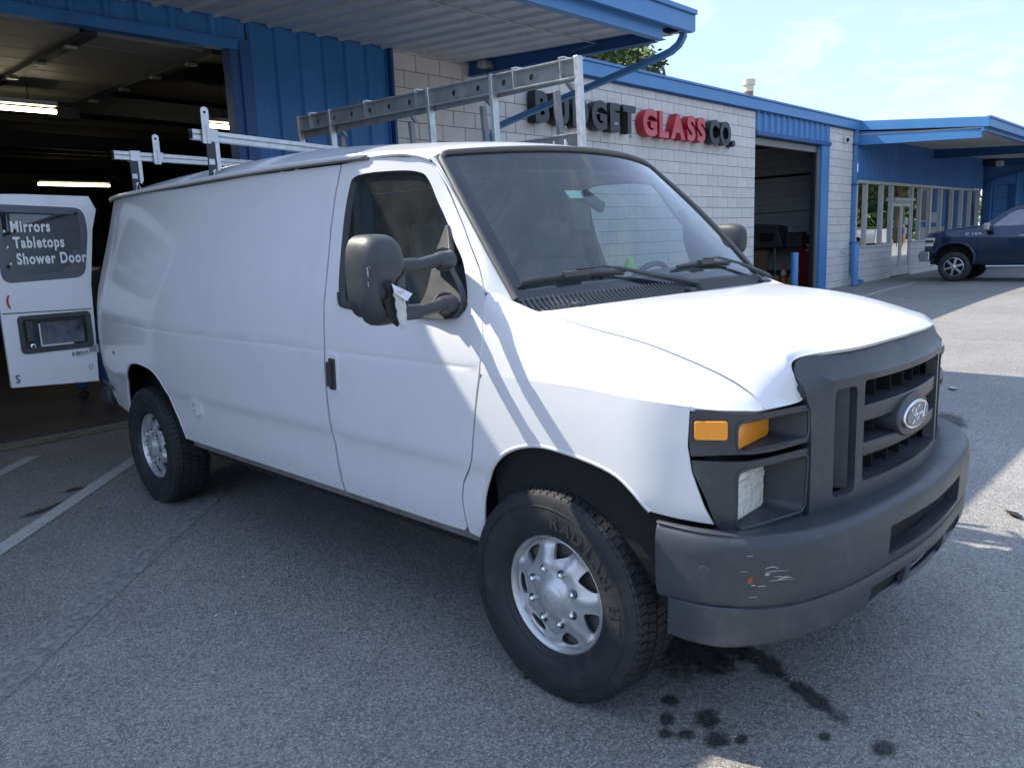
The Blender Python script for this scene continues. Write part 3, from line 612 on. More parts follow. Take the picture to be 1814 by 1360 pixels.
ta, tb = zs_to_t(.660), zs_to_t(.562)
bo = [(-BL, 0), (BL, 0), (BL, 1), (-BL, 1)]
BB = empty('front_bumper', parent=VAN)
SC = 4.0
bo2 = [(a, b / SC) for a, b in bo]
slot = rrect(-.352, min(ta, tb) / SC, .352, max(ta, tb) / SC, .006, 2)
def sheetgrid(name, f, ss, ts, holes, mat, par):
    mb = MB(); n = len(ts); V = [f(u, t) for u in ss for t in ts]; Fq = []
    for i in range(len(ss) - 1):
        for j in range(n - 1):
            uc, tc_ = (ss[i] + ss[i + 1]) / 2, (ts[j] + ts[j + 1]) / 2
            if any(h[0] < uc < h[2] and h[1] < tc_ < h[3] for h in holes): continue
            Fq.append((i * n + j, (i + 1) * n + j, (i + 1) * n + j + 1, i * n + j + 1))
    mb.add(V, Fq); o = mb.build(name, mat, par, smooth=40, fixn=False)
    if sum(p.normal.y * p.area for p in o.data.polygons) > 0: o.data.flip_normals()
    b = bmesh.new(); b.from_mesh(o.data); bmesh.ops.delete(b, geom=[v for v in b.verts if not v.link_faces], context='VERTS'); b.to_mesh(o.data); b.free()
    md = o.modifiers.new('s', 'SOLIDIFY'); md.thickness = .014; md.offset = -1; return o
def knots(lo, hi, st, must): 
    K = sorted(set([round(x, 5) for x in list(np.linspace(lo, hi, int((hi - lo) / st) + 1)) + list(must)])); o = [K[0]]
    for k in K[1:]:
        if k - o[-1] > st * .3 or k in [round(m, 5) for m in must]:
            if k - o[-1] <= st * .3 and o[-1] not in [round(m, 5) for m in must] and len(o) > 1: o.pop()
            o.append(k)
    return o
tlo, thi = min(ta, tb), max(ta, tb)
sheetgrid('bumper_cover', BU, knots(-BL, BL, .04, (-.352, .352)), knots(0, 1, .025, (tlo, thi)), [(-.352, tlo, .352, thi)], BUMP, BB)
mb = MB(); A = [BU(a, b * SC) for a, b in dens(slot, .5)]; Bq = [(x * .99, y + .05, z) for x, y, z in A]; mb.grid([A, Bq], closed=True); mb.build('bumper_slot_edge', BUMP, BB)
mb = MB(); mb.box((-.37, -.868, .54), (.37, -.862, .68)); mb.build('bumper_slot_backing', DARK, BB)
PV = [(-.022, .524), (-.010, .521), (-.004, .510), (-.008, .455), (-.022, .41), (-.05, .395)]
PVs = smooth_loop(PV, 3, closed=False)
def BV(s_, t):
    x, y, nx, ny = bplan(s_); o_, z = prof(PVs, t); e = abs(s_) / BL; k = max(0, (e - .82) / .18); o_ -= k * .015 * (1 if z < .45 else .3)
    z += (.015 if e < .35 else 0) * (1 - t) * 0; z -= 0; return (x * (1 - .012 * k), y + ny * o_ + 0, z + k * .012 * t)
VL = BL - .035
VH = [(-.44, .35, -.20, .80), (.20, .35, .44, .80), (-.16, .35, .16, .80)]
sheetgrid('bumper_valance', BV, knots(-VL, VL, .04, (-.44, -.20, -.16, .16, .20, .44)), knots(0, 1, .08, (.35, .80)), VH, BUMP, BB)
mb = MB(); mb.box((-.46, -.876, .42), (.46, -.868, .515)); mb.build('valance_backing', DARK, BB)
mb = MB(); mb.box((-.80, -.72, .66), (.80, -.50, .712)); mb.box((-.93, -.50, .68), (-.80, -.20, .76)); mb.box((.80, -.50, .68), (.93, -.20, .76)); mb.build('bumper_reinforcement', DARK, BB)
# scrapes on the passenger corner: pale gouges and a rusty chip
def onb(s_, t, o_): 
    p0 = np.array(BU(s_, t)); x, y, nx, ny = bplan(s_); return p0 + np.array([nx * o_, ny * o_, 0])
random.seed(11)
SCR = M('pale_scrape', (.36, .37, .36), .7); RUST = M('rusty_chip', (.28, .09, .035), .8)
mb = MB()
def gouge(s0, z0, L, h, dz=0):
    t0 = zs_to_t(z0); n = 7; A = []; Bq = []
    for k in range(n):
        f_ = k / (n - 1); w = h * math.sin(math.pi * (f_ * .9 + .05)) * random.uniform(.5, 1.2); zz = z0 + dz * math.sin(math.pi * f_)
        A.append(tuple(onb(s0 + L * f_, zs_to_t(zz + w), .0012))); Bq.append(tuple(onb(s0 + L * f_, zs_to_t(zz - w), .0012)))
    mb.grid([A, Bq])
sC = -(_bd[4] + .02)
for s0, z0, L, h, dz in ((.0, .660, .05, .0016, .008), (.005, .652, .075, .0015, .003), (.0, .646, .02, .004, 0), (.012, .625, .085, .002, .003), (.045, .630, .045, .0025, .004), (-.02, .612, .03, .0015, 0), (-.07, .655, .03, .001, 0), (-.05, .58, .035, .0012, 0), (-.05, .70, .02, .0014, 0), (-.035, .615, .012, .004, 0), (-.19, .64, .04, .0005, .02), (.02, .638, .05, .001, 0)):
    gouge(sC + .02 + s0, z0 - .02, L, h, dz)
mb.build('scrape', SCR, BB)['kind'] = 'stuff'
mb = MB(); c0 = onb(sC - .005, zs_to_t(.615), .0014); L = []
for k in range(14):
    a = 2 * math.pi * k / 14; r_ = random.uniform(.5, 1) * (1.6 if k in (3, 10) else 1); L.append(tuple(onb(sC - .018 + .011 * r_ * math.cos(a), zs_to_t(.608 + .013 * r_ * math.sin(a)), .0014)))
mb.add(L, [tuple(range(14))]); mb.build('rust_chip', RUST, BB)
# ------------------------------------------------ wheels
def make_tyre(Rr, w, rim, par, blocks=True, nb=64):
    T = empty('tyre', parent=par) if False else None
    sw = Rr - rim; h = w / 2
    prof_ = [(rim - .004, h * .62), (rim + .006, h * .80), (rim + sw * .18, h * .93), (rim + sw * .42, h * 1.0), (rim + sw * .62, h * .995), (rim + sw * .80, h * .95), (rim + sw * .90, h * .90), (Rr - .022, h * .86), (Rr - .012, h * .80), (Rr - .0085, h * .5), (Rr - .0075, 0)]
    prof_ = smooth_loop(prof_, 3, closed=False); prof_ = [(r, a) for r, a in prof_] + [(r, -a) for r, a in prof_[::-1][1:]]
    mb = MB(); mb.lathe(prof_, 96); mb.lathe([(rim + sw * .66, h * .998 + .0), (rim + sw * .665, h * .998 + .002), (rim + sw * .675, h * .995 + .002), (rim + sw * .68, h * .99)], 96); mb.lathe([(rim + .012, h * .84), (rim + .014, h * .875), (rim + .02, h * .88), (rim + .022, h * .88)], 96)
    o = mb.build('tyre', RUB, par, smooth=50)
    if blocks:
        tb = MB(); random.seed(5)
        ribs = [(-.83, -.60, .88), (-.555, -.235, 1), (-.19, .19, 1), (.235, .555, 1), (.60, .83, .88)]
        for ri, (a0, a1, _) in enumerate(ribs):
            for k in range(nb):
                t0 = 2 * math.pi * (k + (ri % 2) * .5) / nb; dt = 2 * math.pi / nb; gap = .20 if ri in (0, 4) else .13
                z_ = .22 * (1 if ri % 2 else -1)
                sh = {0: 1, 4: 1}.get(ri, 0)
                P = []
                for (ax, ts, rr) in ((a0, t0, 0), (a1, t0 + z_ * dt, 0), (a1, t0 + (z_ + 1 - gap) * dt, 0), (a0, t0 + (1 - gap) * dt, 0)):
                    ed = abs(ax) > .8; P.append((ax * h, ts, Rr - (.009 if ed else (0.0015 if abs(ax) > .55 else 0))))
                low = [(a, math.cos(t) * (r - .011), math.sin(t) * (r - .011)) for a, t, r in P]; hi = [(a * .992, math.cos(t) * r, math.sin(t) * r) for a, t, r in P]
                tb.add(low + hi, [(4, 5, 6, 7), (0, 1, 5, 4), (1, 2, 6, 5), (2, 3, 7, 6), (3, 0, 4, 7)])
                if sh:   # shoulder lug running down the sidewall
                    e = h * .83 * (1 if ri == 4 else -1); e2 = h * .945 * (1 if ri == 4 else -1); q = []
                    for ax, rr in ((e, Rr - .009), (e2, Rr - .032)):
                        for ts in (t0 + .05 * dt, t0 + (.95 - gap) * dt): q.append((ax, math.cos(ts) * rr, math.sin(ts) * rr))
                    q2 = []
                    for ax, rr in ((e * .97, Rr - .022), (e2 * .97, Rr - .034)):
                        for ts in (t0 + .05 * dt, t0 + (.95 - gap) * dt): q2.append((ax, math.cos(ts) * rr, math.sin(ts) * rr))
                    tb.add(q + q2, [(0, 1, 3, 2), (0, 2, 6, 4), (1, 5, 7, 3), (2, 3, 7, 6)])
        o2 = tb.build('tread_blocks', RUB, par); o2['kind'] = 'stuff'
def make_cover(par, fx, n=7):
    # silver wheel cover facing +x
    K = M
    def face(r):   # depth profile of the disc
        return float(np.interp(r, [0, .06, .070, .076, .125, .160, .185, .196, .205, .212, .216], [.030, .028, .022, .012, .004, -.016, -.026, -.022, -.004, .002, -.004]))
    outer = [(.196 * math.cos(t), .196 * math.sin(t)) for t in np.linspace(0, 2 * math.pi, 97)[:-1]]
    holes = []
    for k in range(n):
        a = 2 * math.pi * k / n + .25
        def pt(r, d): return (r * math.cos(a + d), r * math.sin(a + d))
        holes.append(smooth_loop([pt(.184, -.10), pt(.188, .10), pt(.183, .31), pt(.163, .33), pt(.136, .26), pt(.142, .10), pt(.154, -.03), pt(.168, -.10)], 3))
    V, T = cdt(outer, holes, .014, bstep=.012)
    def sh(a, b):
        r = math.hypot(a, b); th = math.atan2(b, a); ph = ((th - .25 + .12) * n / (2 * math.pi)) % 1
        rid = .010 * math.exp(-((ph - .80) / .13) ** 2) * min(1, max(0, (r - .09) / .05))
        return (fx + face(r) + rid, a, b)
    me = bpy.data.meshes.new('wheel_cover'); me.from_pydata([sh(a, b) for a, b in V], [], T); me.update()
    if sum(p.normal.x for p in me.polygons) < 0: me.flip_normals()
    me.polygons.foreach_set('use_smooth', [True] * len(me.polygons)); me.set_sharp_from_angle(angle=R(40))
    o = link('wheel_cover', me, SILV, par); md = o.modifiers.new('s', 'SOLIDIFY'); md.thickness = .014; md.offset = -1
    mb = MB(); mb.lathe([(.192, fx - .03), (.197, fx - .018), (.203, fx - .004), (.210, fx + .002), (.216, fx - .002), (.217, fx - .012), (.212, fx - .03)], 72); mb.build('wheel_rim', SILV, par, smooth=50)
    mb = MB(); mb.lathe([(.0005, fx + .038), (.03, fx + .036), (.054, fx + .030), (.063, fx + .022), (.065, fx + .004)], 40); mb.build('hub_cap', SILV, par, smooth=40)
    mb = MB(); mb.lathe([(.0005, fx - .05), (.212, fx - .05), (.212, fx - .03)], 40); mb.build('wheel_backing', M('wheel_shadow_steel', (.16, .16, .16), .5, .5), par, smooth=40)
    mb = MB(); mb.prism([(.0265 * math.cos(t), .011 * math.sin(t)) for t in np.linspace(0, 2 * math.pi, 25)[:-1]], 0, .0012, f=lambda a, b, c_: (fx + .0365 - (a * a + b * b) * 4 + c_, a, b)); mb.build('hub_cap_oval', SILV, par, smooth=50)
    strokes([[(a * .021, b * .011) for a, b in s_] for s_ in SCRIPT], lambda a, b: (fx + .0382 - (a * a + b * b) * 4, a, b), .0008, 'hub_cap_script', CHROME, par, 3)
    for k in range(8):
        a = 2 * math.pi * k / 8 + .2; mb = MB(); cy, cz = .100 * math.cos(a), .100 * math.sin(a)
        mb.tube([(fx + .002, cy, cz), (fx + .022, cy, cz), (fx + .028, cy, cz)], [.0115, .0112, .006], 6); mb.build('lug_nut', CHROME, par, bevel=.0015)
        mb = MB(); mb.lathe([(.012, 0), (.016, 0), (.017, .002)], 14); me = mb.mesh('r'); me.transform(Matrix.Translation((fx + .0085, cy, cz))); link('nut_recess', me, DARK, par)
VW = []
for (s, y, rz, x) in ((-1, 0, math.pi, .873), (1, 0, 0, .873), (-1, 3.505, math.pi, .853), (1, 3.505, 0, .853)):
    Wh = empty('wheel', parent=VAN, loc=(s * x, y, .374), rz=rz)
    make_tyre(.388, .248, .216, Wh, nb=74); make_cover(Wh, .088)
    VW.append(Wh)
    Wh.rotation_euler = (R({0: 8, 3.505: 31}[y]), 0, rz)
# raised lettering on the near front tyre (local +x faces out, local y runs to the van's rear after the half turn)
word = 'RADIAN HT'
for i, ch in enumerate(word):
    if ch == ' ': continue
    a = R(82 - i * 10.6)                     # angle above the forward horizontal
    me = TM['ty_' + ch].copy(); rr = .266
    # glyph frame: baseline direction = clockwise seen from outside
    yb = math.cos(a) * rr; zb = math.sin(a) * rr
    right = Vector((0, math.sin(a), -math.cos(a))); upv = Vector((0, math.cos(a), math.sin(a)))
    Mx = Matrix(((0, 0, 1, 0), (right.y, upv.y, 0, 0), (right.z, upv.z, 0, 0), (0, 0, 0, 1)))
    me.transform(Matrix.Translation((.1250, yb, zb)) @ Mx)
    o = link('tyre_letter', me, M('raised_rubber', (.026, .027, .03), .5) if i == 0 else bpy.data.materials['raised_rubber'], VW[0])
    o.rotation_euler = (R(-8), 0, 0)
# ------------------------------------------------ towing mirrors
def skin(name, verts, edges, radii, mat, par, sub=2):
    me = bpy.data.meshes.new(name); me.from_pydata(verts, edges, []); o = link(name, me, mat, par)
    o.modifiers.new('k', 'SKIN'); 
    if not me.skin_vertices: me.skin_vertices.new()
    for i, r in enumerate(radii): me.skin_vertices[0].data[i].radius = r if isinstance(r, tuple) else (r, r)
    me.skin_vertices[0].data[0].use_root = True
    md = o.modifiers.new('u', 'SUBSURF'); md.levels = md.render_levels = sub; o.modifiers['k'].use_smooth_shade = True; return o
for s in (-1, 1):
    Mi = empty('towing_mirror', parent=VAN)
    # sail plate on the door
    sail = [(.66, 1.36), (.63, 1.42), (.63, 1.50), (.635, 1.56), (.625, 1.62), (.608, 1.674), (.562, 1.605), (.490, 1.521), (.436, 1.461), (.402, 1.39), (.415, 1.345), (.46, 1.328), (.66, 1.325)]
    sl_ = smooth_loop(sail, 4)
    mb = MB(); mb.prism(sl_, 0, .03, f=lambda a, b, c_: (s * (hw(a, b) - .015 + c_ + .045 * math.exp(-((a - .50) / .07) ** 2) * math.exp(-((b - 1.46) / .13) ** 2) + .012 * math.exp(-((a - .44) / .06) ** 2)), a, b)); mb.build('mirror_mount', BLKP, Mi, bevel=.006, smooth=45, seg=3)
    # two arms
    for z, zz in ((1.545, 1.53), (1.385, 1.37)):
        mb = MB(); mb.tube([(s * .985, .44, z), (s * 1.03, .43, z), (s * 1.05, .43, z), (s * 1.051, .43, z), (s * 1.13, .445, zz), (s * 1.131, .445, zz), (s * (1.24 if s == -1 else 1.08), .46, zz)], [.034, .031, .0275, .024, .023, .027, .028], 14) if s == -1 else mb.tube([(s * .985, .44, z), (s * 1.03, .45, z)], .03, 12); mb.build('mirror_arm', BLKP, Mi, smooth=35)
        mb = MB(); mb.tube([(s * .935, .60, z - .004), (s * .955, .52, z), (s * 1.0, .455, z)], [.016, .036, .044], 12); mb.build('mirror_knuckle', BLKP, Mi, smooth=50)
    # housing: superellipsoid shell, flat towards the rear
    P = []; cx, cz, hx, hz = (1.305, 1.502, .084, .140) if s == -1 else (1.03, 1.565, .042, .085)
    for k in range(13):
        t = k / 12; a = t * math.pi / 2; row = []
        d = .455 - .095 * math.sin(a) ** .8; q = math.cos(a) ** .55
        for j in range(36):
            th = 2 * math.pi * j / 36; c_, s_ = math.cos(th), math.sin(th); n_ = 3.2
            r = 1 / (abs(c_) ** n_ + abs(s_) ** n_) ** (1 / n_); row.append((s * (cx + hx * r * c_ * q + .012 * (1 if c_ < 0 else 0) * 0), d + .05 * 0 + .035 * (c_ * .8) * 0, cz + hz * r * s_ * q))
        P.append(row)
    back = [(x, y + .05, z) for x, y, z in P[0]]; P = [back] + P
    mb = MB(); mb.grid(P, closed=True); mb.add(P[-1], [tuple(range(36))]); mb.build('mirror_shell', BLKP, Mi, smooth=60)
    mb = MB(); mb.add([(x * 1, y - .006, z) for x, y, z in back], [tuple(range(36))]); mb.build('mirror_glass', CHROME, Mi)
    if s == -1:
        # cracked lower half: separate darker cover, torn hole, hanging foam
        P2 = []
        for k in range(7):
            a = k / 6 * 1.05; d = .450 - .098 * math.sin(a) ** .8; q = math.cos(a) ** .55; row = []
            for j in range(13):
                th = R(200 + j * (372 - 200) / 12) if False else R(196 + j * 14.2); c_, s_ = math.cos(th), math.sin(th); r = 1 / (abs(c_) ** 3.2 + abs(s_) ** 3.2) ** (1 / 3.2)
                row.append((s * (cx - .0 + (hx + .006) * r * c_ * q), d - .006, cz - .012 + (hz + .012) * r * s_ * q))
            P2.append(row)
        mb = MB(); mb.grid(P2); mb.build('cracked_lower_cover', BLKP, Mi, smooth=50)
        PL = M('broken_plastic_edge', (.02, .02, .02), .9, bump=.8, bs=150)
        random.seed(4); ctr = (s * 1.305, .358, 1.425); L = []
        hole = [(-.052, .045), (-.03, .03), (-.035, .012), (-.055, .0), (-.048, -.03), (-.035, -.055), (-.02, -.075), (.0, -.088), (.018, -.075), (.012, -.05), (.028, -.04), (.02, -.01), (.035, .01), (.02, .025), (-.005, .045), (-.02, .07), (-.038, .062)]
        mb = MB(); mb.prism([(a * 1.0, b * 1.0) for a, b in hole], 0, .004, f=lambda a, b, c_: (ctr[0] + a * .9, ctr[1] - c_ - .004 + a * .10, ctr[2] + b)); mb.build('torn_hole', PL, Mi)
        FO = M('torn_foam', (.55, .55, .54), .9, bump=1, bs=80, bdist=.006, dirt=((.2, .18, .16), .5), dscale=25)
        mb = MB(); mb.add([(ctr[0] + a, ctr[1] - .012 + c_, ctr[2] + b) for a, b, c_ in ((-.016, .055, 0), (.052, .018, -.02), (.018, -.004, -.03), (-.020, .026, -.018), (-.012, .028, -.004), (.02, .0, -.008))], [(0, 1, 2, 3), (3, 2, 5, 4)]); o = mb.build('torn_flap', M('torn_silver_foil', (.6, .62, .64), .35, .3), Mi, solid=.002)
        mb = MB(); P3 = []
        for k in range(9):
            t = k / 8; w = .021 - .006 * t + random.uniform(-.003, .003); P3.append([(ctr[0] + .002 + w * c_ + .008 * t, ctr[1] - .018 - .006 * abs(math.cos(c_ * 2)) + random.uniform(-.002, .002), ctr[2] + .03 - t * .105) for c_ in (-1, -.5, 0, .5, 1)])
        P3.append([(ctr[0] + .012 + .002 * c_, ctr[1] - .016, ctr[2] - .098) for c_ in (-1, -.5, 0, .5, 1)]); mb.grid(P3); mb.build('hanging_foam', FO, Mi, solid=.006)
        mb = MB()
        crack = [(.055, .085), (.045, .062), (.022, .048), (.012, .035), (.012, .01), (.022, -.01)]
        mb.tube([(ctr[0] + a, ctr[1] - .003 + .0 + a * .15, ctr[2] + b + .02) for a, b in crack], [.001, .003, .0035, .003, .0025, .001], 5); mb.build('crack', DARK, Mi)
        mb = MB()
        for k in range(7):
            a = random.uniform(-.02, .012); b = random.uniform(-.06, .03); mb.bar((s * (cx + hx - .012) + a * .4, .385 + .0, 1.50 + b), (s * (cx + hx - .012) + a * .4 - .003, .383, 1.50 + b + random.uniform(.012, .035)), random.uniform(.001, .004), .002)
        o = mb.build('mirror_scuff', SCR, Mi); o['kind'] = 'stuff'
# ------------------------------------------------ cab interior
for sx in (-.42, .42):
    St = empty('cab_seat', parent=VAN)
    mb = MB(); mb.box((sx - .26, .55, .72), (sx + .26, 1.08, .88)); mb.build('seat_cushion', SEATM, St, bevel=.05, seg=3, smooth=40)
    mb = MB(); mb.M = Matrix.Translation((sx, 1.05, .85)) @ Matrix.Rotation(R(-12), 4, 'X'); mb.box((-.25, -.06, 0), (.25, .09, .66)); mb.build('seat_back', SEATM, St, bevel=.05, seg=3, smooth=40)
    mb = MB(); mb.M = Matrix.Translation((sx, 1.19, 1.50)); mb.box((-.13, -.05, 0), (.13, .05, .2)); mb.build('headrest', SEATM, St, bevel=.035, seg=3, smooth=40)
mb = MB(); P = []
for u in np.linspace(-1, 1, 25):
    b = WS(u * .97, .02); hump = .035 * math.exp(-((u - .45) / .3) ** 2); P.append([(b[0] * .98, b[1] + .0, b[2] - .012), (b[0] * .95, b[1] + .15, b[2] - .005 + hump), (b[0] * .95, b[1] + .30, b[2] - .02 + hump), (b[0] * .95, b[1] + .36, b[2] - .10), (b[0] * .95, b[1] + .30, b[2] - .45)])
mb.grid(P); vpart('dashboard', mb, INTR, smooth=50)
mb = MB(); mb.M = Matrix.Translation((.42, .60, 1.30)) @ Matrix.Rotation(R(-62), 4, 'X'); mb.tube([(.19 * math.cos(a), .19 * math.sin(a), 0) for a in np.linspace(0, 2 * math.pi, 37)], .014, 8); mb.box((-.18, -.02, -.02), (.18, .02, .005)); mb.box((-.07, -.06, -.05), (.07, .06, .01)); mb.tube([(0, 0, 0), (0, 0, -.35)], .03, 8); vpart('steering_wheel', mb, INTR, smooth=40)
mb = MB(); q = WS(-.30, .56, -.06); mb.M = Matrix.Translation(tuple(q)) @ Matrix.Rotation(R(18), 4, 'Z'); mb.box((-.075, -.015, -.07), (.075, .02, .05)); mb.build('rear_view_mirror', INTR, VAN, bevel=.02, seg=3, smooth=40)
mb = MB(); mb.tube([tuple(WS(-.27, .62, -.02)), tuple(WS(-.25, .60, -.06))], .012); q = WS(-.20, .63, -.02); mb.M = Matrix.Translation(tuple(q)) @ Matrix.Rotation(R(25), 4, 'Y'); mb.box((-.07, -.012, -.03), (.07, .02, .012)); mb.build('dash_camera', INTR, VAN, bevel=.006)
mb = MB(); q = WS(-.335, .655, -.01); mb.M = Matrix.Translation(tuple(q)) @ Matrix.Rotation(R(48), 4, 'X'); mb.box((-.055, -.022, -.003), (.055, .022, .003)); mb.build('toll_tag', M('pale_green_tag', (.30, .62, .48), .5), VAN, bevel=.004)
mb = MB(); q = WS(.05, .06, -.0); q[1] += .22; q[2] += .03; mb.M = Matrix.Translation(tuple(q)); mb.lathe([(.002, .03), (.016, .022), (.02, .01), (.02, 0), (.026, -.01), (.026, -.03), (.01, -.035)], 12, 'z'); mb.build('green_figurine', M('lime_plastic', (.35, .6, .05), .5), VAN, smooth=40)
mb = MB(); mb.tube([tuple(np.array(WS(.93, v, -.05)) + np.array([-.05 * math.sin(math.pi * (v - .2) / .42), .02, 0])) for v in np.linspace(.2, .62, 12)], .014, 8); vpart('grab_handle', mb, INTR, smooth=50)
mb = MB(); mb.box((-.80, 1.40, .52), (.80, 1.43, 1.30)); mb.box((-.86, .25, .50), (.86, 1.45, .56)); vpart('bulkhead', mb, INTR)
mb = MB()
for i in range(-11, 12):
    x = i * .08
    for sg in (-1, 1):
        x2 = x + sg * .62; a = Vector((x, 1.405, 1.30)); b = Vector((x2, 1.405, 1.92))
        if abs(x2) > .78: k = (math.copysign(.78, x2) - x) / (x2 - x); b = a.lerp(b, max(0, min(1, k)))
        if abs(x) < .80: mb.bar(tuple(a), tuple(b), .003, .003)
o = vpart('bulkhead_mesh', mb, INTR); o['kind'] = 'stuff'
mb = MB(); mb.grid([[(x, y, 1.90 + .06 * (1 - (x / .8) ** 2)) for x in np.linspace(-.74, .74, 9)] for y in np.linspace(.85, 1.45, 5)]); vpart('headliner', mb, M('headliner', (.25, .25, .24), .95), fixn=False)
for s in (-1, 1):
    mb = MB(); mb.box((min(s * .70, s * .80), 1.26, 1.28), (max(s * .70, s * .80), 1.36, 1.92)); vpart('pillar_trim', mb, INTR, bevel=.02)
    mb = MB(); mb.tube([(s * .80, 1.25, 1.85), (s * .83, 1.22, 1.5), (s * .86, 1.2, 1.1)], .02, 4); vpart('seat_belt', mb, INTR)
    mb = MB(); V_ = WS(s * .35, .93, -.06); mb.box((V_[0] - .22, V_[1], V_[2] - .01), (V_[0] + .22, V_[1] + .14, V_[2] + .01)); vpart('sun_visor', mb, M('visor', (.12, .12, .12), .9) if s == -1 else bpy.data.materials['visor'], bevel=.008)
# ------------------------------------------------ crossbars, hooks, glass rack
BRK = M('black_bracket', (.035, .04, .045), .45); LBL = M('white_label', (.6, .62, .62), .5)
for yb, zl, zr, zft, yft, hx in ((2.60, 2.236, 2.15, 2.020, 2.60, -.830), (3.82, 2.250, 2.21, 2.045, 3.82, -.60)):
    Cb = empty('crossbar', parent=VAN)
    x0 = -.90 if yb < 3 else -.87; zz = lambda x: zl + (zr - zl) * (x - x0) / (.90 - x0)
    P = []; pr_ = [(-.022, .026), (.022, .026), (.022, .006), (.014, .002), (.022, -.004), (.022, -.026), (-.022, -.026), (-.022, -.004), (-.014, 0), (-.022, .006)]
    for x in np.linspace(x0, .90, 9): P.append([(x, yb + a, zz(x) + b) for a, b in pr_])
    mb = MB(); mb.grid(P, closed=True); mb.add(P[0], [tuple(range(10))]); mb.add(P[-1], [tuple(range(10))]); mb.build('bar', ALU, Cb)
    mb = MB(); mb.box((x0 - .002, yb - .017, zl - .021), (x0 + .004, yb + .017, zl + .021)); mb.build('bar_end_cap', DARK, Cb)
    for s in (-1, 1):
        fx = s * (.805 if yb < 3 else .752); zt = zz(fx); fb = zft - .018
        mb = MB(); mb.M = Matrix.Translation((fx, yb, 0)); mb.add([(-.028, -.025, zt - .03), (.018, -.025, zt - .03), (.012, -.025, fb + .03), (-.008 * s, -.022, fb), (-.024, -.022, fb)], [(0, 1, 2, 3, 4)]); mb.build('rack_foot', BRK, Cb, solid=.006)
        mb = MB(); mb.M = Matrix.Translation((fx + .035, yb, 0)); mb.add([(-.012, -.03, zt - .028), (.012, -.03, zt - .028), (.012, -.03, fb + .065), (-.002, -.03, fb + .04), (-.010, -.03, fb + .05)], [(0, 1, 2, 3, 4)]); mb.add([(-.012, -.03, zt - .028), (-.012, .02, zt - .028), (-.012, .02, fb + .05), (-.010, -.03, fb + .05)], [(0, 1, 2, 3)]); mb.build('rack_foot_brace', ALU, Cb, solid=.004)
        mb = MB(); mb.box((fx - .02, yb - .036, zt - .034), (fx + .045, yb + .03, zt + .032)); mb.build('bar_clamp', ALU, Cb, bevel=.003)
        mb = MB(); mb.box((fx - .022, yb - .0345, fb + .075), (fx + .010, yb - .0315, fb + .105)); mb.build('maker_label', LBL, Cb)
        mb = MB(); mb.tube([(fx - .006, yb - .034, fb + .035), (fx + .01, yb - .034, fb + .05)], .005, 6); mb.tube([(fx - .01, yb - .036, fb), (fx + .008, yb - .036, fb + .05), (fx + .02, yb - .036, fb + .01)], .004, 6); mb.build('foot_clip', ALU, Cb)
    z0 = zz(hx)
    ol = [(-.022, -.045), (.022, -.045), (.022, .125)] + [(.022 * math.cos(a), .125 + .022 * math.sin(a)) for a in np.linspace(0, math.pi, 9)[1:-1]] + [(-.022, .125)]
    V, T = cdt(ol, [[(.008 * math.cos(a), .118 + .008 * math.sin(a)) for a in np.linspace(0, 2 * math.pi, 13)[:-1]]], .03, bstep=.02)
    me = bpy.data.meshes.new('tie_down_eye'); me.from_pydata([(hx + a, yb - .040, z0 + b) for a, b in V], [], T); o = link('tie_down_eye', me, ALU, Cb); md = o.modifiers.new('s', 'SOLIDIFY'); md.thickness = .005
    mb = MB(); mb.box((hx - .004, yb - .038, z0 - .032), (hx + .044, yb + .03, z0 + .031)); mb.build('eye_clamp', ALU, Cb, bevel=.003); mb = MB(); mb.box((hx - .001, yb - .0405, z0 - .045), (hx + .001, yb - .036, z0 + .05)); mb.build('eye_bolt', DARK, Cb)
GR = empty('glass_rack', parent=VAN)
def rail(name, x, y0, y1, zf, hh, par, holes=True):
    ol = [(y0, -hh / 2), (y1, -hh / 2), (y1, hh / 2), (y0, hh / 2)]; hl = []
    n = int((y1 - y0) / .235)
    if holes: hl = [[(y0 + .13 + i * .235 + .019 * math.cos(a), .019 * math.sin(a)) for a in np.linspace(0, 2 * math.pi, 13)[:-1]] for i in range(n)]
    V, T = cdt(ol, hl, .3, bstep=.25); me = bpy.data.meshes.new(name); me.from_pydata([(x, a, zf(a) + b) for a, b in V], [], T); o = link(name, me, ALUW, par); md = o.modifiers.new('s', 'SOLIDIFY'); md.thickness = .006
    mb = MB(); 
    for e in (-1, 1): mb.bar((x - .018, y0, zf(y0) + e * hh / 2), (x - .018, y1, zf(y1) + e * hh / 2), .042, .006)
    mb.bar((x + .025, y0, zf(y0) + hh / 2 + .004), (x + .025, y1, zf(y1) + hh / 2 + .004), .05, .006); mb.build(name + '_flange', ALU, par)
zr1 = lambda y: 2.625 + .018 * (y - 1.3) - .0
rail('rack_top_rail', .83, 1.31, 4.30, lambda y: zr1(y) - .062, .105, GR)
rail('rack_lower_rail', .855, 1.31, 4.30, lambda y: 2.155, .105, GR)
for y in (1.30, 2.00, 2.62, 3.82, 4.28):
    mb = MB(); mb.bar((.812, y, zr1(y) - .0), (.862, y, 1.55), .048, .03, upv=(0, 1, 0)); mb.build('rack_post', ALU, GR, bevel=.003)
for y in (1.62, 2.28, 3.05, 3.95):
    mb = MB(); mb.bar((.99, y, 2.50), (1.08, y, 1.55), .04, .03, upv=(0, 1, 0)); mb.build('rack_rear_post', ALUW, GR, bevel=.003)
mb = MB(); mb.box((.850, 1.33, 2.50), (.853, 4.28, 2.63))  # strip added behind the rail holes, standing in for shade in the hollow channel
for y in (1.5, 2.2, 3.0, 3.9): mb.bar((.84, y, zr1(y) - .02), (1.0, y, 2.49), .025, .02)
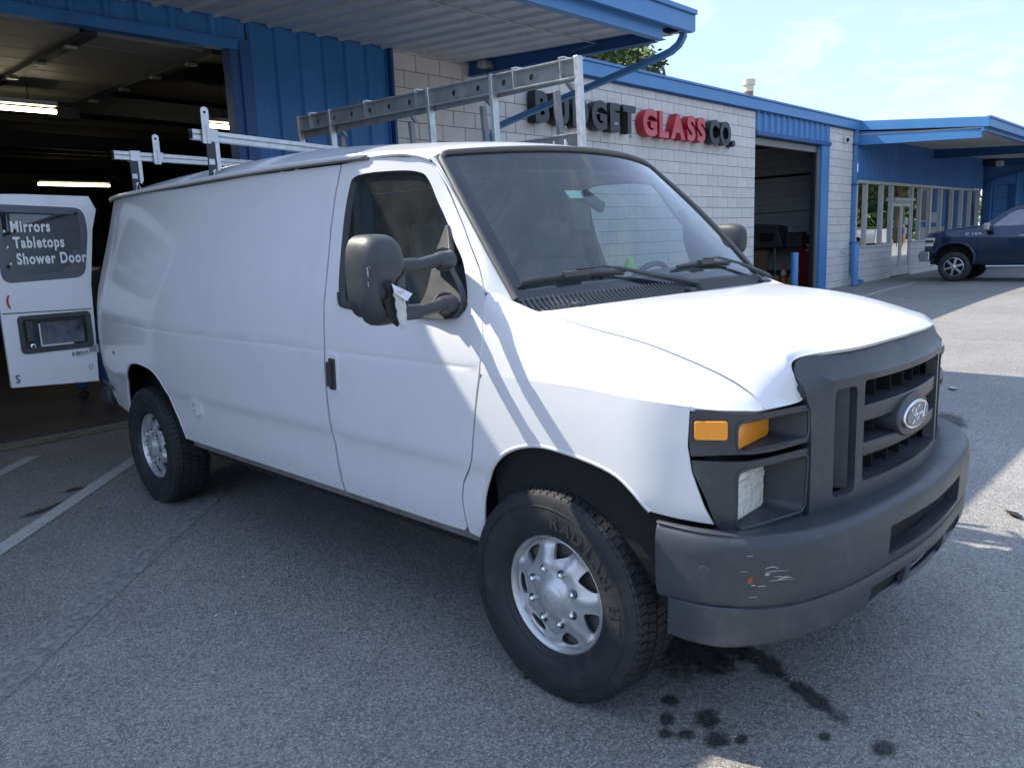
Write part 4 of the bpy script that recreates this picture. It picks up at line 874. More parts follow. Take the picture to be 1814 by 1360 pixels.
for y in (1.42, 1.80, 2.75, 3.35, 4.1):
    mb2 = MB(); mb2.bar((.805, y, zr1(y) + .01), (.812, y, zr1(y) - .12), .034, .008, upv=(0, 1, 0)); mb2.box((.80, y - .02, zr1(y) + .004), (.86, y + .02, zr1(y) + .012)); mb2.build('rack_clip', ALU, GR)
mb.build('rack_frame_and_hole_backing', ALUW, GR)
for y in (1.40, 1.49, 1.58, 1.67, 1.76):
    mb = MB(); mb.tube([(.80, y, 2.05), (.79, y - .01, 2.175)], .006, 6); mb.build('rack_pin', LBL, GR)
for y in (1.6, 2.9, 4.0):
    mb = MB(); mb.bar((.80, y, 2.02), (.86, y, 1.99), .05, .012); mb.bar((.86, y, 2.05), (.86, y, 1.95), .05, .012); mb.build('rack_foot', BRK, GR)
# ------------------------------------------------ rear corner, opened rear door
mb = MB(); P = []
for z in np.linspace(.56, 2.0, 20):
    yy = float(np.interp(z, [.5, .66, .8, 1.2, 1.6, 1.88, 2.0], [4.50, 4.56, 4.60, 4.615, 4.59, 4.53, 4.47])); xx = hw(yy, z)
    P.append([(-xx, yy, z), (-xx + .015, yy + .035, z), (-xx + .05, yy + .055, z), (-xx + .12, yy + .06, z)])
mb.grid(P); mb.grid([[(-x, y, z) for x, y, z in r] for r in P]); 
vpart('rear_corner', mb, WHITE, smooth=60)
mb = MB(); mb.box((-.78, 4.60, .52), (.78, 4.66, .66)); mb.box((-.62, 4.48, 1.96), (.62, 4.56, 2.02)); mb.box((.0, 4.60, .66), (.76, 4.655, 1.97)); vpart('rear_frame', mb, WHITE, bevel=.01)
mb = MB(); mb.box((-.83, 4.60, .50), (.83, 4.80, .62)); vpart('rear_bumper', mb, BLKP, bevel=.03, seg=3)
RD = empty('rear_door', parent=VAN)
YD = 4.655
rdo = [(-1.435, .72), (-.86, .685), (-.845, 1.0), (-.83, 1.4), (-.77, 1.80), (-.725, 1.95), (-.765, 2.045), (-1.2, 2.055), (-1.44, 2.052)]
win = [(-1.40, 1.445), (-.862, 1.462), (-.80, 1.80), (-.815, 1.962), (-1.405, 1.988)]
win = fillet(win, .07)
rdo = fillet(rdo[:1], .02) if False else rdo
rdf = lambda a, b: (a, YD + .02 * ((b - 1.2) / .8) ** 2 * (1 if b > 1.2 else .5), b)
plate = rrect(-1.335, .955, -.872, 1.205, .025)
panel('rear_door_skin', rdo, [win, plate], rdf, WHITE, RD, step=.08, thick=.035, outward=(0, -1, 0), bstep=.04, zs=[.8, .9, 1.0, 1.1, 1.2, 1.225, 1.3, 1.4, 1.6, 1.8, 1.95], extra=[])
mb = MB(); mb.bar((-1.43, YD - .001, 1.24), (-.85, YD - .001, 1.228), .004, .006); mb.build('door_swage', SEAL, RD)
panel('rear_window', inset(win, -.004), [], lambda a, b: (a, rdf(a, b)[1] + .004, b), glass('rear_window_glass', (.36, .38, .42), dust=.10, dcol=(.28, .30, .34)), RD, step=.3, thick=0, outward=(0, -1, 0))
ib = inset(win, .05)
panel('window_border', win, [ib], lambda a, b: (a, rdf(a, b)[1] + .002, b), M('grey_glass_border', (.10, .10, .12), .35), RD, step=.3, thick=0, outward=(0, -1, 0))
for a, b in ((-1.365, 1.93), (-.87, 1.92), (-1.35, 1.56)):
    mb = MB(); mb.lathe([(.001, -.004), (.011, -.003), (.012, 0)], 12, 'y'); me = mb.mesh('window_stud'); me.transform(Matrix.Translation((a, YD, b))); link('window_stud', me, DARK, RD)
VIN = M('white_vinyl_lettering', (.78, .79, .78), .5)
for i, (x, z) in enumerate(((-1.350, 1.797), (-1.344, 1.687), (-1.338, 1.574))):
    me = TM['dr_%d' % i]; me.transform(Matrix.Translation((x, rdf(x, z)[1] - .003, z)) @ Matrix.Rotation(R(90), 4, 'X')); link('window_lettering', me, VIN, RD)
mb = MB(); A = [(a, YD, b) for a, b in dens(plate, .5)]; B_ = [(a, YD + .03, b) for a, b in dens(inset(plate, .02), .5)]; bowl('plate_recess', A, B_, BLKP, RD, cap=True)
panel('plate_frame', rrect(-1.345, .945, -.862, 1.215, .03), [rrect(-1.315, .985, -.90, 1.185, .015)], lambda a, b: (a, YD - .006, b), BLKP, RD, step=.2, thick=.012, outward=(0, -1, 0))
mb = MB(); mb.box((-1.21, YD + .004, .995), (-.92, YD + .010, 1.155)); mb.build('licence_plate', M('smudged_plate', (.10, .10, .13), .5, var=.8, vs=7), RD, bevel=.004)
mb = MB(); mb.box((-1.21, YD + .0, .985), (-1.0, YD + .006, .997)); mb.box((-1.214, YD + .0, .985), (-1.205, YD + .006, 1.15)); mb.build('plate_edge', LBL, RD)
mb = MB(); mb.box((-1.295, YD - .004, 1.03), (-1.25, YD + .02, 1.175)); mb.build('latch_handle', BLKP, RD, bevel=.006)
mb = MB(); mb.lathe([(.001, -.012), (.010, -.012), (.011, -.008), (.018, -.006), (.019, 0)], 16, 'y'); me = mb.mesh('lock'); me.transform(Matrix.Translation((-1.268, YD - .004, .995))); link('door_lock', me, CHROME, RD)
mb = MB(); mb.box((-1.02, YD - .004, .895), (-.91, YD + .002, .922)); mb.build('badge_strip', M('badge_grey', (.12, .12, .12), .5), RD, bevel=.003)
me = TM['badge']; me.transform(Matrix.Translation((-1.012, YD - .006, .896)) @ Matrix.Rotation(R(90), 4, 'X')); link('badge_lettering', me, CHROME, RD)
for z in (.93,):
    mb = MB(); mb.tube([(-.845, YD - .01, z - .03), (-.845, YD - .01, z + .03)], .014, 10); mb.box((-.90, YD - .006, z - .02), (-.80, YD + .01, z + .02)); mb.build('door_hinge', GALV, RD, bevel=.002)
mb = MB(); redp = [(-1.372 + .022 * math.cos(a), 1.318 + .048 * math.sin(a)) for a in np.linspace(R(95), R(265), 12)]; redq = [(-1.368 + .012 * math.cos(a), 1.318 + .040 * math.sin(a)) for a in np.linspace(R(265), R(95), 12)]
mb.prism(redp + redq, 0, .001, f=lambda a, b, c_: (a, YD - .0025 + c_ - .002, b)); mb.build('red_decal_remnant', M('red_vinyl', (.5, .03, .04), .5), RD)
strokes([[(-.905 + .014 * math.cos(a), .800 + .018 * math.sin(a)) for a in np.linspace(0, 2 * math.pi, 9)]], lambda a, b: (a, YD - .002, b), .0028, 'faded_letter_decal', M('faded_grey_vinyl', (.35, .36, .42), .6), RD, 2)
strokes([[(-1.392 + .5 * a, .775 + .5 * b) for a, b in ((.028, .045), (.0, .052), (-.02, .035), (.0, .0), (.02, -.025), (.0, -.045), (-.025, -.038))]], lambda a, b: (a, YD - .002, b), .004, 'black_letter_decal', SEAL, RD, 3)
# hinge plate on the cargo side
mb = MB()
for y0, y1, z0, z1 in ((2.665, 2.69, .69, .775), (2.715, 2.745, .69, .775), (2.69, 2.715, .755, .775), (2.69, 2.715, .722, .738), (2.69, 2.715, .69, .703)): mb.box((-1.004 , y0, z0), (-.975, y1, z1))
vpart('side_bracket', mb, M('bracket_white', (.6, .6, .58), .5), bevel=.002)
mb = MB(); mb.tube([(-.80, 4.30, .60), (-.86, 4.40, .66), (-.87, 4.52, .70)], .01, 6); vpart('trim_strip', mb, BLKP)
# ------------------------------------------------------------------ ground
WY = 6.31
def gz(x, y=0): t = max(0, min(1, (x - 6) / 11)); return .12 * t * t * (3 - 2 * t)
def asphalt(name, worn=0, dark=1.0, edge=False):
    m = bpy.data.materials.new(name); m.use_nodes = True; n = m.node_tree; b = n.nodes['Principled BSDF']; L = n.links
    t = n.nodes.new('ShaderNodeTexCoord'); N = n.nodes.new
    def noise(sc, det=4, ro=.6, off=0):
        q = N('ShaderNodeTexNoise'); q.inputs['Scale'].default_value = sc; q.inputs['Detail'].default_value = det; q.inputs['Roughness'].default_value = ro
        L.new(t.outputs['Object'], q.inputs[0]); return q.outputs[0]
    def mr(i, a, b_, c, d):
        q = N('ShaderNodeMapRange'); [setattr(q.inputs[k + 1], 'default_value', v) for k, v in enumerate((a, b_, c, d))]; L.new(i, q.inputs[0]); return q.outputs[0]
    def mix(f, a, b_, bt='MIX'):
        q = N('ShaderNodeMix'); q.data_type = 'RGBA'; q.blend_type = bt
        if isinstance(f, float): q.inputs[0].default_value = f
        else: L.new(f, q.inputs[0])
        for i, v in ((6, a), (7, b_)):
            if isinstance(v, tuple): q.inputs[i].default_value = (*v, 1)
            else: L.new(v, q.inputs[i])
        return q.outputs[2]
    def vor(sc):
        q = N('ShaderNodeTexVoronoi'); q.inputs['Scale'].default_value = sc; q.inputs['Randomness'].default_value = 1; L.new(t.outputs['Object'], q.inputs[0]); return q
    d = dark
    base = mix(mr(noise(.45, 6), .35, .68, 0, 1), (.185 * d, .180 * d, .168 * d), (.265 * d, .256 * d, .238 * d))
    base = mix(mr(noise(3.2, 8, .7), .4, .75, 0, .55), base, (.135 * d, .131 * d, .126 * d))
    v = vor(105); sp = N('ShaderNodeSeparateColor'); L.new(v.outputs['Color'], sp.inputs[0])
    base = mix(mr(sp.outputs[0], 0, 1, .0, 1), mix(1.0, base, (.66, .66, .67), 'MULTIPLY'), mix(1.0, base, (1.4, 1.38, 1.34), 'MULTIPLY'))
    # pale stones showing through the binder
    pale = N('ShaderNodeMath'); pale.operation = 'MULTIPLY'; L.new(mr(sp.outputs[1], .80, .82, 0, 1), pale.inputs[0]); L.new(mr(v.outputs['Distance'], .30, .38, 1, 0), pale.inputs[1])
    base = mix(pale.outputs[0], base, (.52 * d, .51 * d, .49 * d))
    v2 = vor(190); sp2 = N('ShaderNodeSeparateColor'); L.new(v2.outputs['Color'], sp2.inputs[0])
    base = mix(mr(sp2.outputs[2], .90, .92, 0, .7), base, (.42 * d, .41 * d, .40 * d))
    base = mix(mr(noise(1.1, 10, .75, 1), .60, .74, 0, .35), base, (.17, .165, .155))
    L.new(base, b.inputs['Base Color'])
    L.new(mr(sp.outputs[2], 0, 1, .38, .85), b.inputs['Roughness'])
    b.inputs['Specular IOR Level'].default_value = .5
    h = N('ShaderNodeMath'); h.operation = 'MULTIPLY_ADD'; L.new(v.outputs['Distance'], h.inputs[0]); h.inputs[1].default_value = -1; L.new(noise(260, 3), h.inputs[2])
    u = N('ShaderNodeBump'); u.inputs['Strength'].default_value = .55; u.inputs['Distance'].default_value = .004; L.new(h.outputs[0], u.inputs['Height']); L.new(u.outputs[0], b.inputs['Normal'])
    if edge or worn:
        tr = N('ShaderNodeBsdfTransparent'); ms = N('ShaderNodeMixShader'); o = n.nodes['Material Output']
        at = N('ShaderNodeAttribute'); at.attribute_name = 'edge'
        a2 = N('ShaderNodeMath'); a2.operation = 'MULTIPLY_ADD'; L.new(noise(15, 8, .75), a2.inputs[0]); a2.inputs[1].default_value = 1.9; L.new(at.outputs['Fac'], a2.inputs[2])
        L.new(mr(a2.outputs[0], 1.22, 1.75, 0, 1), ms.inputs[0]); L.new(b.outputs[0], ms.inputs[1]); L.new(tr.outputs[0], ms.inputs[2]); L.new(ms.outputs[0], o.inputs[0])
    return m
ASP = asphalt('asphalt'); STAIN = asphalt('oil_soaked_asphalt', dark=.18, edge=True); PALE = asphalt('damp_dusty_asphalt', dark=1.55, edge=True)
xs = [-150, -80, -40, -20, -10, -5, 0, 3] + [6 + i for i in range(14)] + [25, 32, 50, 80, 150, 300]; ys = [-250, -120, -60, -30, -15, -5, 0, 3, 6, 10, 20, 40, 100, 250]
mb = MB(); mb.grid([[(x, y, gz(x)) for x in xs] for y in ys]); me = mb.mesh('ground', smooth=30, fixn=False)
if me.polygons[0].normal.z < 0: me.flip_normals()
tag(link('ground', me, ASP), 'grey asphalt car park with pale aggregate and oil stains', kind='structure')
def blob(name, x, y, rx, ry, rot, mat, label, seed=0, z=.004):
    random.seed(seed); me = bpy.data.meshes.new(name); V = [(0, 0, 0)]; F_ = []; n = 28; rings = 5
    for r in range(1, rings + 1):
        for k in range(n):
            a = 2 * math.pi * k / n; V.append((rx * 1.35 * r / rings * math.cos(a), ry * 1.35 * r / rings * math.sin(a), 0))
    for k in range(n): F_.append((0, 1 + k, 1 + (k + 1) % n))
    for r in range(rings - 1):
        for k in range(n): a = 1 + r * n + k; b = 1 + r * n + (k + 1) % n; F_.append((a, a + n, b + n, b))
    c_, s_ = math.cos(rot), math.sin(rot); V = [(x + c_ * a - s_ * b, y + s_ * a + c_ * b, z + gz(x)) for a, b, _ in V]
    me.from_pydata(V, [], F_); at = me.attributes.new('edge', 'FLOAT', 'POINT'); at.data.foreach_set('value', [0] + [r / rings for r in range(1, rings + 1) for k in range(n)])
    tag(link(name, me, mat), label, kind='structure')
for i, (x, y, rx, ry, ro) in enumerate(((-.30, -.42, .17, .065, 1.1), (-.42, -.30, .11, .08, 0), (-.43, -.68, .17, .045, 1.13), (-.77, -.46, .062, .05, 0), (-.85, -.545, .05, .04, 0), (-.89, -.45, .04, .03, 0), (-.75, -.31, .04, .032, 0), (-.86, -.36, .045, .026, .5), (-.93, -.40, .03, .03, 0), (-.56, -.96, .05, .035, 0), (-.80, -.60, .03, .02, 0), (-.28, -.22, .22, .14, 0), (-.34, -.15, .3, .2, .4), (.0, -.35, .04, .03, 0), (.08, -.30, .05, .03, 0), (-.95, .18, .02, .014, 0), (-1.35, 4.0, .25, .05, .4), (-1.1, 4.3, .10, .05, 0), (4.2, .1, .35, .16, .3), (-1.62, -.05, .016, .012, 0), (-.62, -.80, .03, .02, 0))):
    blob('oil_stain', x, y, rx, ry, ro, STAIN, 'dark oil drip stain on the asphalt', i, .003 + .0005 * (i % 5))
# worn paint
def paint(name, col, lo, hi, sc=14):
    m = M(name, col, .7, var=.12, vs=20); n = m.node_tree; L = n.links; t = n.nodes.new('ShaderNodeTexCoord'); q = n.nodes.new('ShaderNodeTexNoise'); q.inputs['Scale'].default_value = sc; q.inputs['Detail'].default_value = 12; q.inputs['Roughness'].default_value = .8
    L.new(t.outputs['Object'], q.inputs[0]); r = n.nodes.new('ShaderNodeMapRange'); r.inputs[1].default_value = lo; r.inputs[2].default_value = hi; L.new(q.outputs[0], r.inputs[0])
    ms = n.nodes.new('ShaderNodeMixShader'); tr = n.nodes.new('ShaderNodeBsdfTransparent'); L.new(r.outputs[0], ms.inputs[0]); L.new(n.nodes['Principled BSDF'].outputs[0], ms.inputs[1]); L.new(tr.outputs[0], ms.inputs[2]); L.new(ms.outputs[0], n.nodes['Material Output'].inputs[0]); return m
LP = paint('worn_white_line', (.46, .46, .44), .56, .68, 30); LP2 = paint('faded_line', (.27, .27, .26), .46, .64, 22); LPY = paint('dusty_threshold', (.24, .20, .15), .50, .72, 8)
def strip(name, a, b, w, mat, label, z=.005):
    a = Vector((*a, 0)); b = Vector((*b, 0)); d = (b - a).normalized(); s_ = Vector((-d.y, d.x, 0)) * w / 2; me = bpy.data.meshes.new(name)
    n = 8; V = []
    for k in range(n + 1):
        p = a.lerp(b, k / n)
        for q in (p + s_, p - s_): V.append((q.x, q.y, gz(q.x) + z))
    me.from_pydata(V, [], [(2 * k, 2 * k + 1, 2 * k + 3, 2 * k + 2) for k in range(n)]); tag(link(name, me, mat), label, kind='structure')
dr = Vector((.68, .733)); 
strip('parking_line', (-2.6, 2.56), (.5, 5.82), .11, LP, 'worn white diagonal parking line')
strip('parking_line', (-2.3, 4.25), (-.95, 5.63), .11, LP, 'worn white diagonal parking line')
strip('faded_line', (-3.2, .82), (.6, 4.45), .15, LP2, 'faded diagonal parking line')
strip('threshold_strip', (-6, 6.18), (3.0, 6.18), .22, LPY, 'dusty brown strip at the bay threshold', .006)
strip('parking_line', (14, 4.6), (20.3, 5.0), .10, LP, 'worn white parking line'); strip('parking_line', (16.5, 2.1), (24, 1.5), .10, LP2, 'faded parking line'); strip('parking_line', (18.0, .6), (26, .3), .10, LP2, 'faded parking line'); strip('parking_line', (21.6, 1.5), (22.4, 6.0), .10, LP, 'worn white parking line')
# ------------------------------------------------------------------ concrete block walls
def blockmesh(w, seed):
    random.seed(seed); mb = MB(); mb.box((0, 0, 0), (w, .03, .1942)); me = mb.mesh('brick')
    b = bmesh.new(); b.from_mesh(me); bmesh.ops.bevel(b, geom=[e for e in b.edges], offset=.004, segments=1, affect='EDGES'); b.to_mesh(me); b.free(); me.materials.append(BLOCK); return me
BM = blockmesh(.3974, 1); BMc = {}
def blockwall(name, label, x0, x1, z0, z1, y, visible, phase=0, stuff_name='concrete_blocks'):
    root = empty(name, label, 'wall', (x0, y, z0)); rest = MB(); random.seed(int(x0 * 10))
    mb = MB(); mb.box((0, .009, 0), (x1 - x0, .20, z1 - z0)); mb.build('mortar_backing', MORT, root)
    r = 0; z = .0724 - .2032 * 3; n = 0
    while z < z1:
        off = ((r % 2) * .2032 + phase) % .4064; x = x0 - off
        while x < x1:
            a = max(x, x0) + (.0045 if x > x0 else 0); b = min(x + .4064, x1) - (.0045 if x + .4064 < x1 else 0); zb = max(z, z0); zt = min(z + .1982, z1)
            if b - a > .03 and zt - zb > .02 and zt > z0:
                dy = random.uniform(-.0012, .0012)
                if visible(a, b, zb, zt) and zt - zb > .15:
                    w = round(b - a, 3)
                    if w not in BMc: BMc[w] = blockmesh(w, 2)
                    o = link('concrete_block', BMc[w], None, root, (a - x0, dy, zb - z0 + .0045)); n += 1
                else: rest.box((a - x0, 0, zb - z0 + .0045), (b - x0, .03, zt - z0))
            x += .4064
        z += .2032; r += 1
    if rest.f: o = rest.build(stuff_name, BLOCK, root); o['kind'] = 'stuff'
    return root, n
W1, n1 = blockwall('block_wall', 'white painted block wall behind the shop name sign', 3.66, 13.38, 0, 4.09, WY, lambda a, b, zb, zt: zb > 2.75 or (a > 8.2 and zb > 1.55) or (a > 11 and zb > .9), .23 - .03)
W2_, n2 = blockwall('block_wall', 'narrow white block pier between the open bay and the blue downspout', 17.36, 19.24, .05, 4.09, WY, lambda a, b, zb, zt: True)
W3, n3 = blockwall('block_wall', 'low white block wall under the storefront windows left of the glass door', 19.245, 22.16, .05, 1.06, WY, lambda a, b, zb, zt: True)
W4, n4 = blockwall('block_wall', 'low white block wall under the storefront windows behind the blue pickup', 24.05, 32.3, .05, 1.10, WY, lambda a, b, zb, zt: True)
print('blocks', n1, n2, n3, n4)
# ------------------------------------------------------------------ ribbed metal sheets
def ribmesh(L, n=3, pitch=.305, rib=.034, W=None, minor=True):
    pr = []
    for k in range(n):
        o = k * pitch; pr += [(o, 0), (o + .02, rib), (o + .055, rib), (o + .075, 0)]
        if minor: pr += [(o + .14, 0), (o + .147, .004), (o + .165, .004), (o + .172, 0), (o + .215, 0), (o + .222, .004), (o + .24, .004), (o + .247, 0)]
    pr.append((n * pitch, 0)); mb = MB(); mb.grid([[(a, -b, 0) for a, b in pr], [(a, -b, L) for a, b in pr]]); me = mb.mesh('metal_panel', fixn=False); return me
def sheetwall(root, x0, x1, z0, z1, y, mat, pitch=.305, rib=.034, n=3, name='metal_panel', minor=True):
    full = ribmesh(z1 - z0, n, pitch, rib, minor=minor); full.materials.append(mat); x = x0
    while x < x1 - .01:
        if x + n * pitch <= x1 + .005: me = full
        else:
            k = max(1, int((x1 - x) / pitch)); me = ribmesh(z1 - z0, k, pitch, rib, minor=minor); me.materials.append(mat)
            s_ = (x1 - x) / (k * pitch); me.transform(Matrix.Diagonal((s_, 1, 1, 1)))
        link(name, me, None, root, (x - root.location.x, y - root.location.y, z0 - root.location.z)); x += n * pitch
BW = empty('ribbed_metal_wall', 'royal blue ribbed metal wall framing the wide open service bay', 'wall', (1.53, WY, 0))
sheetwall(BW, -9.2 + .305 * .17, -4.6, 0, 4.0, WY + .02, BLUE)
sheetwall(BW, -4.6 + .02, 1.74, 3.75, 4.0, WY + .02, BLUE); sheetwall(BW, 1.76, 3.65, 0, 3.97, WY + .02, BLUE)
mb = MB(); mb.box((-4.6 - 1.53, -.03, 3.655), (.22, .10, 3.75)); mb.box((-4.6 - 1.53, -.045, 3.742), (.22, -.01, 3.756)); mb.build('bay_header', BLUE, BW, bevel=.004)
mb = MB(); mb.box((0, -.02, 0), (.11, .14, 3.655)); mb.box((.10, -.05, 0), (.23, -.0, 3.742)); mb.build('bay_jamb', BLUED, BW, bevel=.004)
mb = MB(); mb.box((2.10, -.06, 0), (2.135, .05, 3.96)); mb.build('corner_trim', BLUED, BW, bevel=.003)
# canopy over the bay, sloping down to the front
def canopy(x0, x1, name, label, z_w, beams, name2=None):
    K = empty(name, label, 'canopy', (x0, WY, z_w)); dy = WY - 3.38; sl = .165 / dy     # soffit falls towards the front
    zs = lambda y: z_w - (WY - y) * .055
    x = x0; L = math.hypot(dy, dy * .055)
    sheet = ribmesh(L, 3, .305, .03, minor=False); sheet.materials.append(SOFF); ang = math.atan(.055)
    while x < x1 - .3:
        o = link('soffit_panel', sheet, None, K, (x - x0, -.005, 0), (R(90) + ang, 0, 0)); x += .915
    mb = MB(); mb.box((0, -dy - .02, zs(3.38) - z_w - .095), (x1 - x0 - .20, -dy + .04, zs(3.38) - z_w + .04)); mb.build('front_channel', BLUE2, K, bevel=.004)
    for zz_ in (zs(3.38) - z_w - .095, zs(3.38) - z_w + .03):
        mb = MB(); mb.box((0, -dy - .06, zz_), (x1 - x0 - .20, -dy - .021, zz_ + .008)); mb.build('channel_flange', BLUE2, K)
    mb = MB(); mb.box((0, -dy - .13, 3.845 - z_w), (x1 - x0 + .28, -dy - .062, 4.03 - z_w)); mb.build('gutter_face', BLUE2, K, bevel=.004)
    mb = MB(); mb.box((0, -dy - .16, 4.032 - z_w), (x1 - x0 + .31, -dy - .06, 4.085 - z_w)); mb.build('gutter_lip', BLUE2, K, bevel=.006)
    # roof deck and the raking end trim
    mb = MB(); mb.add([(0, -dy - .1, 4.05 - z_w), (x1 - x0 + .28, -dy - .1, 4.05 - z_w), (x1 - x0 + .28, .1, 4.33 - z_w), (0, .1, 4.33 - z_w)], [(0, 1, 2, 3)]); mb.build('roof_deck', SOFF, K, solid=.03)
    for xe in (x1 - x0 + .28,):
        mb = MB(); mb.add([(xe, -dy - .13, 3.86 - z_w), (xe, -dy - .13, 4.06 - z_w), (xe, -.0, 4.33 - z_w), (xe, -.0, 4.10 - z_w)], [(0, 1, 2, 3)]); mb.build('end_fascia', BLUE2, K, solid=.03)
    mb = MB(); mb.add([(x1 - x0, -dy, zs(3.38) - z_w), (x1 - x0 + .27, -dy, zs(3.38) - z_w + .08), (x1 - x0 + .27, 0, .1), (x1 - x0, 0, 0)], [(0, 1, 2, 3)]); mb.build('soffit_edge', SOFF, K, solid=.01)
    for bx, d0, d1 in beams:
        mb = MB(); w_ = .10
        for a, b in ((0, .005), (w_, .005)): pass
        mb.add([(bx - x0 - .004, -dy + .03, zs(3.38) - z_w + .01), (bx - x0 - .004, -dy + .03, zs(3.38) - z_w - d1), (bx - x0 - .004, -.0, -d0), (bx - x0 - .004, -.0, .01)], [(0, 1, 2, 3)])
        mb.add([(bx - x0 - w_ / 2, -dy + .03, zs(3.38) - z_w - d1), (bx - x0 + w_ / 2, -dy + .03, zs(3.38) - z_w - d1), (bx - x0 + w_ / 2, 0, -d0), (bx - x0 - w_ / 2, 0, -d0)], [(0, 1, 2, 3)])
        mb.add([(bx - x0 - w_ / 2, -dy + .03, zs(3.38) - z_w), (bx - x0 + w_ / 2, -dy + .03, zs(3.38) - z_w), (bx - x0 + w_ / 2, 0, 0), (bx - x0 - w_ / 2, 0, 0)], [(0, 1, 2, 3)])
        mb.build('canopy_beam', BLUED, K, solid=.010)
    return K
K1 = canopy(-9.3, 5.29, 'metal_canopy', 'blue edged ribbed metal canopy over the wide service bay', 3.965, [(-4.8, .1, .1), (5.02, .17, .10)])
mb = MB(); mb.box((3.66 + 9.3, -.012, -.035), (4.95 + 9.3, .0, -.005)); mb.build('wall_flashing', SOFF, K1)
# conduit under the soffit
mb = MB(); mb.tube([(-6, 4.18, 3.81), (5.0, 4.18, 3.81), (5.04, 4.18, 3.79)], .009, 6); mb.tube([(4.95, 4.2, 3.80), (5.08, 5.0, 3.80)], .006, 5)
tag(mb.build('conduit', GALV, None), 'thin galvanised conduit clipped under the big ribbed canopy', 'conduit')
Fx = empty('flood_light', 'small weathered grey light fixture under the canopy corner', 'light', (4.95, 5.9, 3.85)); mb = MB(); mb.box((-.14, -.07, -.03), (.02, .07, .05)); mb.build('housing', GALV, Fx, bevel=.015)
mb = MB(); mb.box((.03, -.05, -.04), (.14, .05, .02)); mb.box((.10, -.04, -.09), (.16, .04, -.03)); mb.build('lamp_head', GALV, Fx, bevel=.01)
mb = MB(); mb.tube([(.0, 0, -.02), (.0, .02, -.12), (.02, .05, -.2)], .008, 6); mb.build('cable', BRK, Fx)
def downspout(label, pts, par_c, straps, sz=.062):
    Dn = empty('downspout', label, 'downspout', pts[0]); P = [tuple(Vector(p) - Vector(pts[0])) for p in pts]
    mb = MB(); mb.tube(P, sz, 4, sq=True); mb.build('pipe', BLUE2 if straps != 'd' else BLUED, Dn, bevel=.006)
    return Dn
downspout('blue downspout running diagonally from the canopy corner back to the block wall', [(5.60, 3.40, 3.95), (5.60, 3.41, 3.84), (5.595, 3.46, 3.76), (5.58, 3.55, 3.70), (5.56, 3.66, 3.665), (5.40, 6.0, 3.20), (5.36, 6.18, 3.15), (5.33, 6.24, 3.05), (5.33, 6.24, .15)], None, 'a', .050)
# long roof fascia over the block building
RF = empty('roof_fascia', 'long blue metal fascia along the roof of the white block building', 'roof', (5.57, WY, 4.09))
mb = MB(); mb.box((-.02, -.10, .0), (13.66, .05, .20)); mb.build('fascia_board', BLUE2, RF, bevel=.004)
mb = MB(); mb.box((-.02, -.125, .202), (13.68, .06, .245)); mb.build('roof_edge', BLUE2, RF, bevel=.006)
mb = MB(); mb.box((-.02, -.03, -.03), (13.66, .0, -.003)); mb.build('fascia_underside', BLUED, RF)
mb = MB()
mb.box((-9.3 - 5.57, .1, .17), (27, 14, .23)); mb.build('roof_slab', M('roof_gravel', (.3, .29, .27), .9), RF)
VP = empty('roof_vent', 'rusty roof vent pipe with a cream cap above the sign', 'vent', (17.45, 8.5, 4.2)); mb = MB(); mb.tube([(0, 0, 0), (0, 0, 1.12)], .115, 20); mb.build('pipe', M('rusty_brown_pipe', (.20, .13, .10), .8, var=.3, vs=6), VP, smooth=40)
mb = MB(); mb.tube([(0, 0, 1.0), (0, 0, 1.22)], .125, 20); mb.tube([(0, 0, 1.16), (0, 0, 1.30)], .165, 20); mb.build('cap', M('cream_paint', (.62, .58, .47), .6), VP, smooth=40)
# ------------------------------------------------------------------ sign
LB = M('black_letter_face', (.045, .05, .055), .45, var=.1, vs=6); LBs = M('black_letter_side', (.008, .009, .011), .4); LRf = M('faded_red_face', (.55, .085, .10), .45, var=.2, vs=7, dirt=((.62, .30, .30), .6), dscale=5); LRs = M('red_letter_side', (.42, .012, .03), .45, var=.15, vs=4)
SG = empty('shop_sign', 'shop name in thick black and red channel letters on the white block wall', 'sign', (6.19, WY, 3.30))
def letters(word, x0, x1, h, z, fm, sm, dep=.24):
    ws = []
    for ch in word:
        lo, hi = bounds(TM['sg_' + ch]); ws.append((lo, hi))
    H_ = bounds(TM['sg_E'])[1][1] - bounds(TM['sg_E'])[0][1]; sy = h / H_
    tot = sum(b[0] - a[0] for a, b in ws); gap = (x1 - x0) * .035; sx = ((x1 - x0) - gap * (len(word) - 1)) / tot; x = x0
    base = bounds(TM['sg_E'])[0][1]
    for ch, (lo, hi) in zip(word, ws):
        me = TM['sg_' + ch].copy(); k = dep if ch != '.' else dep * .9; me.transform(Matrix(((sx, 0, 0, -lo[0] * sx), (0, 0, -k, 0), (0, sy, 0, -base * sy), (0, 0, 0, 1)))); me.materials.append(fm); me.materials.append(sm)
        me.update()
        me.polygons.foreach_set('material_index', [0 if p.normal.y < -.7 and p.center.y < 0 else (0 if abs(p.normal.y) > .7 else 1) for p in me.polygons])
        b = bmesh.new(); b.from_mesh(me); bmesh.ops.recalc_face_normals(b, faces=b.faces); b.to_mesh(me); b.free()
        link('sign_letter', me, None, SG, (x - 6.19, -.03 - k / 2, z - 3.30)); x += (hi[0] - lo[0]) * sx + gap
letters('BUDGET', 6.14, 8.68, .44, 3.275, LB, LBs, .15); letters('GLASS', 8.90, 10.98, .44, 3.275, LRf, LRs, .15); letters('CO', 11.14, 11.98, .44, 3.275, LB, LBs, .15); letters('.', 12.06, 12.19, .44, 3.275, LB, LBs, .15)
